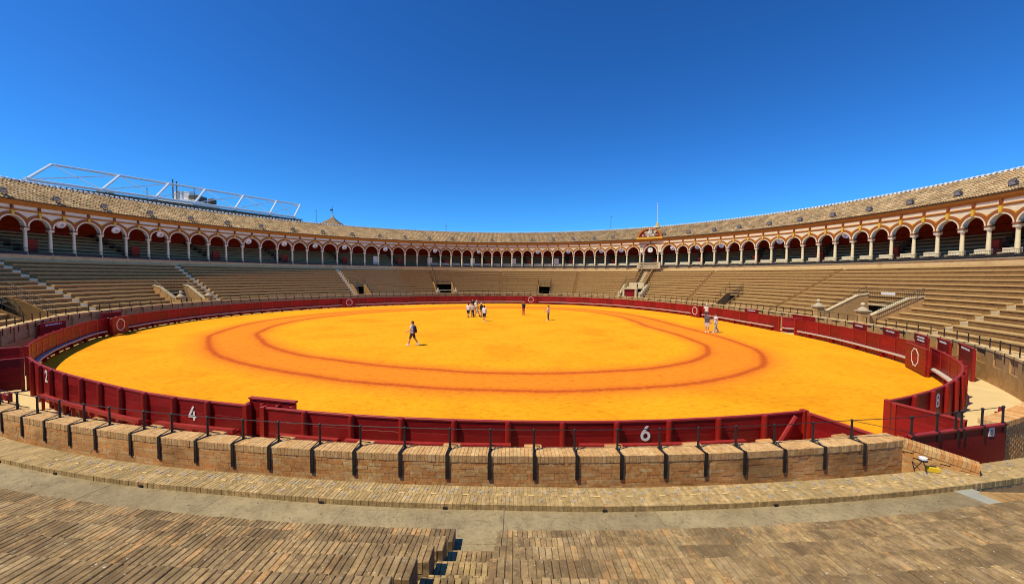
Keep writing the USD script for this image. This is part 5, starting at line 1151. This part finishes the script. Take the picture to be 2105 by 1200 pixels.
def person(xy, yaw, h, label, top_c, bot_c, hair='dark', long_legs=False, long_sleeves=False, walk=0.0, arms=(0.1, 0.1), bend=(0.15, 0.15), hat=None, bag=None, long_hair=False, shoes=None, lean=0.0):
    k = h / 1.72
    loc = np.array([xy[0], xy[1], 0.035]); t = thing('person', label, 'person', loc)
    c_, s_ = math.cos(yaw), math.sin(yaw)
    def W(p): p = np.asarray(p, float) * k; return np.array([loc[0] + c_ * p[0] - s_ * p[1], loc[1] + s_ * p[0] + c_ * p[1], loc[2] + p[2]])   # +x forward, +y to the person's left
    J = {}
    for sd, nm in ((1, 'l'), (-1, 'r')):
        sw = walk * sd
        J[nm + 'hip'] = (0, .09 * sd, .90); J[nm + 'knee'] = (math.sin(sw) * .42 + .02, .095 * sd, .90 - .42 * math.cos(sw)); kb = max(0, -sw) * .9
        kx, _, kz = J[nm + 'knee']; J[nm + 'ank'] = (kx + math.sin(sw - kb) * .41 - .02, .10 * sd, max(.085, kz - .41 * math.cos(sw - kb)))
        ax_, _, az_ = J[nm + 'ank']; J[nm + 'toe'] = (ax_ + .17, .115 * sd, max(.035, az_ - .055)); J[nm + 'heel'] = (ax_ - .05, .10 * sd, max(.04, az_ - .05))
        an = arms[0 if sd > 0 else 1] - sw * .7; be = bend[0 if sd > 0 else 1]
        J[nm + 'sh'] = (lean * .5, .185 * sd, 1.40); sx, sy, sz = J[nm + 'sh']
        J[nm + 'el'] = (sx + math.sin(an) * .29, sy + .045 * sd, sz - .29 * math.cos(an)); ex, ey, ez = J[nm + 'el']
        J[nm + 'wr'] = (ex + math.sin(an + be) * .25, ey + .01 * sd, ez - .25 * math.cos(an + be)); J[nm + 'dir'] = np.array([math.sin(an + be), 0, -math.cos(an + be)])
    S = lambda n, r: (W(J[n]), r * k)
    Q = lambda p, r: (W(p), r * k)
    body = [[Q((0, .07, .93), .115), Q((0, -.07, .93), .115), Q((.0, .075, 1.1), .10), Q((.0, -.075, 1.1), .10)],
            [Q((0, .075, 1.1), .10), Q((0, -.075, 1.1), .10), Q((lean * .4, .11, 1.33), .105), Q((lean * .4, -.11, 1.33), .105)],
            [Q((lean * .5, .16, 1.40), .06), Q((lean * .5, -.16, 1.40), .06), Q((lean * .5, 0, 1.44), .065), Q((lean * .4, 0, 1.3), .1)],
            [Q((lean * .5, 0, 1.42), .058), Q((.015 + lean * .6, 0, 1.52), .052)],
            [Q((.01 + lean * .7, 0, 1.62), .092), Q((.03 + lean * .7, 0, 1.56), .072), Q((-.02 + lean * .7, 0, 1.63), .088)],
            [Q((.105 + lean * .7, 0, 1.60), .013), Q((.118 + lean * .7, 0, 1.575), .016), Q((.09 + lean * .7, 0, 1.58), .02)],
            [Q((.085 + lean * .7, .022, 1.535), .012), Q((.085 + lean * .7, -.022, 1.535), .012), Q((.06 + lean * .7, 0, 1.52), .03)]]
    for sd, nm in ((1, 'l'), (-1, 'r')):
        body += [[S(nm + 'hip', .088), S(nm + 'knee', .058)], [S(nm + 'knee', .058), Q(np.array(J[nm + 'knee']) * .6 + np.array(J[nm + 'ank']) * .4 - [.02, 0, 0], .055), S(nm + 'ank', .040)], [S(nm + 'ank', .042), S(nm + 'heel', .04), S(nm + 'toe', .033)],
                 [S(nm + 'sh', .058), S(nm + 'el', .042)], [S(nm + 'el', .042), S(nm + 'wr', .028)], [Q((-.005 + lean * .7, .09 * sd, 1.60), .014), Q((-.01 + lean * .7, .095 * sd, 1.575), .022), Q((0 + lean * .7, .088 * sd, 1.555), .012)]]
        dv, w = np.asarray(J[nm + 'dir']), np.array(J[nm + 'wr']); fw = np.array([-dv[2], 0, dv[0]]) ; fw = fw if fw[0] > 0 else -fw
        pm = w + dv * .085
        body.append([(W(w + dv * .01), .025 * k), (W(pm + fw * .028), .016 * k), (W(pm - fw * .028), .016 * k)])
        for i, (o, ln) in enumerate(((.032, .072), (.011, .082), (-.011, .076), (-.031, .058))):
            b0 = w + dv * .07 + fw * o; b1 = b0 + dv * (ln * .62); b2 = b1 + dv * ln * .42 - np.array([0, sd, 0]) * .022
            body += [[(W(b0), .0105 * k), (W(b1), .0095 * k)], [(W(b1), .0095 * k), (W(b2), .008 * k)]]
        b0 = w + dv * .025 + fw * .026; b1 = b0 + dv * .035 + fw * .026; body += [[(W(b0), .013 * k), (W(b1), .0105 * k)], [(W(b1), .0105 * k), (W(b1 + dv * .032 + fw * .004), .009 * k)]]
    bm = chain(body).refine_to_length(.035); q = bm.to_mesh(); tmh = trimesh.Trimesh(q.vert_properties[:, :3], q.tri_verts, process=False)
    trimesh.smoothing.filter_taubin(tmh, lamb=.4, nu=.41, iterations=4)
    m = MB(); m.mesh(tmh); obj('body', m, SK, t, smooth=True)
    # clothes a little outside the skin
    e = .014
    sh = [[Q((0, .075, .90), .115 + e), Q((0, -.075, .90), .115 + e), Q((0, .08, 1.1), .102 + e), Q((0, -.08, 1.1), .102 + e)], [Q((0, .08, 1.1), .102 + e), Q((0, -.08, 1.1), .102 + e), Q((lean * .4, .11, 1.33), .107 + e), Q((lean * .4, -.11, 1.33), .107 + e)],
          [Q((lean * .5, .165, 1.40), .06 + e), Q((lean * .5, -.165, 1.40), .06 + e), Q((lean * .5, 0, 1.43), .06 + e), Q((lean * .4, 0, 1.3), .1 + e)]]
    for nm in 'lr':
        a_, b_ = np.array(J[nm + 'sh']), np.array(J[nm + 'el'])
        sh.append([S(nm + 'sh', .06 + e), Q(b_ if long_sleeves else a_ * .45 + b_ * .55, (.05 if not long_sleeves else .045) + e)])
        if long_sleeves: sh.append([S(nm + 'el', .045 + e), Q(np.array(J[nm + 'wr']) * .9 + b_ * .1, .032 + e)])
    m = MB(); m.mesh(chain(sh).refine_to_length(.05)); obj('shirt', m, top_c, t, smooth=True)
    tr = [[Q((0, .075, .90), .118 + e), Q((0, -.075, .90), .118 + e), S('lhip', .095 + e), S('rhip', .095 + e), Q((0, 0, .98), .105 + e)]]
    for nm in 'lr':
        a_, b_, c2 = np.array(J[nm + 'hip']), np.array(J[nm + 'knee']), np.array(J[nm + 'ank'])
        if long_legs: tr += [[S(nm + 'hip', .092 + e), S(nm + 'knee', .064 + e)], [S(nm + 'knee', .064 + e), Q(c2 + [0, 0, .02], .052 + e)]]
        else: tr += [[S(nm + 'hip', .092 + e), Q(a_ * .2 + b_ * .8, .072 + e)]]
    m = MB(); m.mesh(chain(tr).refine_to_length(.05)); obj('trousers' if long_legs else 'shorts', m, bot_c, t, smooth=True)
    for nm in 'lr':
        m = MB(); m.mesh(chain([[S(nm + 'ank', .05), S(nm + 'heel', .048), S(nm + 'toe', .042)]])); obj('shoe', m, shoes or WHT, t, smooth=True)
    L7 = lean * .7
    hp = [[Q((-.02 + L7, 0, 1.655), .094), Q((.035 + L7, 0, 1.672), .070), Q((-.05 + L7, 0, 1.60), .078)]]
    if long_hair: hp.append([Q((-.05 + L7, 0, 1.60), .08), Q((-.085 + lean * .5, 0, 1.42), .055)])
    m = MB(); m.mesh(chain(hp).refine_to_length(.05)); obj('hair', m, HAIR[hair], t, smooth=True)
    m = MB()
    for sd in (-1, 1): m.mesh(Manifold.sphere(.011 * k, 8).translate(tuple(W((.092 + L7, .035 * sd, 1.605)))))
    obj('eyes', m, BLK, t)
    if hat:
        m = MB(); m.mesh(chain([[Q((-.01 + L7, 0, 1.68), .10), Q((-.01 + L7, 0, 1.66), .102)]])); m.mesh(chain([[Q((.02 + L7, .05, 1.668), .012), Q((.02 + L7, -.05, 1.668), .012), Q((.17 + L7, .03, 1.65), .012), Q((.17 + L7, -.03, 1.65), .012)]])); obj('cap', m, hat, t, smooth=40)
    if bag:
        m = MB(); m.mesh(chain([[Q((-.17, .10, 1.34), .06), Q((-.17, -.10, 1.34), .06), Q((-.22, .11, 1.0), .075), Q((-.22, -.11, 1.0), .075), Q((-.25, 0, 1.05), .08)]]).refine_to_length(.06)); b = obj('backpack', m, bag, t, smooth=True)
        m = MB()
        for sd in (-1, 1):
            for a_, b_ in (((-.10, .11 * sd, 1.45), (.06, .11 * sd, 1.42)), ((.06, .11 * sd, 1.42), (.125, .11 * sd, 1.25)), ((.125, .11 * sd, 1.25), (-.05, .15 * sd, 1.05))): m.tube(W(a_), W(b_), .022, 5)
        obj('strap', m, bag, b)
    return t
OLIVE, YEL, CORAL, GREYJ, KHAKI, PALE, DENIM = cloth('olive', (.05, .05, .035)), cloth('yellow', (.55, .34, .04)), cloth('coral', (.62, .10, .07)), cloth('grey', (.10, .10, .11)), cloth('khaki', (.26, .21, .12)), cloth('pale', (.62, .58, .52)), cloth('denim', (.34, .38, .46))
W2 = math.pi
person((-6.97, 26.95), W2 - .25, 1.74, 'person in white shirt and dark shorts with black backpack walking alone', WHT, OLIVE, 'brown', walk=.33, arms=(.45, .15), bend=(.9, .3), bag=BLK, shoes=WHT)
person((-5.16, 45.6), 1.3, 1.70, 'person in white shirt and black shorts, leftmost of the visitor group', WHT, BLK, 'dark', walk=.12, shoes=BLK)
person((-5.32, 52.2), -1.2, 1.76, 'person with auburn hair and black shirt standing at the back of the group', BLK, NAVY, 'red', long_legs=True, arms=(.5, .3), bend=(1.2, .4), shoes=BLK)
person((-4.72, 46.3), -1.5, 1.64, 'person in white shirt and navy trousers near the left of the group', PALE, NAVY, 'dark', long_legs=True, walk=.1, shoes=BLK)
person((-4.62, 50.2), -1.6, 1.72, 'person in white shirt and white cap at the back of the group', WHT, KHAKI, 'grey', hat=WHT, arms=(.6, .2), bend=(1.3, .3))
person((-4.2, 46.8), .3, 1.68, 'person in yellow shirt and pale shorts striding in the group', YEL, PALE, 'dark', walk=.36, arms=(.4, .1), bend=(.9, .2), shoes=BLK)
person((-3.66, 46.2), .9, 1.70, 'person in black shirt, khaki shorts and white cap in the group', BLK, KHAKI, 'grey', hat=WHT, walk=.2, shoes=BLK)
person((-3.0, 41.9), 1.2, 1.72, 'person in white shirt and black shorts in front of the group', WHT, BLK, 'dark', walk=.1, shoes=WHT)
person((1.48, 48.9), -1.4, 1.66, 'person with dark hair and coral red trousers standing alone', BLK, CORAL, 'dark', long_legs=True, long_hair=True, arms=(.7, .5), bend=(1.4, 1.2), shoes=BLK)
person((4.09, 43.0), W2 * .9, 1.70, 'person in white top and grey trousers standing near mid arena', PALE, GREYJ, 'dark', long_legs=True, arms=(.2, .4), bend=(1.1, .9), shoes=WHT)
person((17.72, 34.8), -1.9, 1.66, 'person in black top and white shorts with dark hair on the right', GREYJ, WHT, 'dark', long_hair=True, arms=(.2, .1), shoes=WHT)
person((22.9, 45.2), -2.2, 1.80, 'person in grey and white shirt with pale cap behind another on the right', PALE, GREYJ, 'grey', long_legs=True, hat=WHT, arms=(1.2, .9), bend=(1.4, 1.2))
person((18.35, 34.5), W2, 1.68, 'person in white shirt and pale jeans with arm stretched on the right', WHT, DENIM, 'dark', long_legs=True, walk=.24, arms=(1.35, .2), bend=(.2, .3), shoes=WHT)
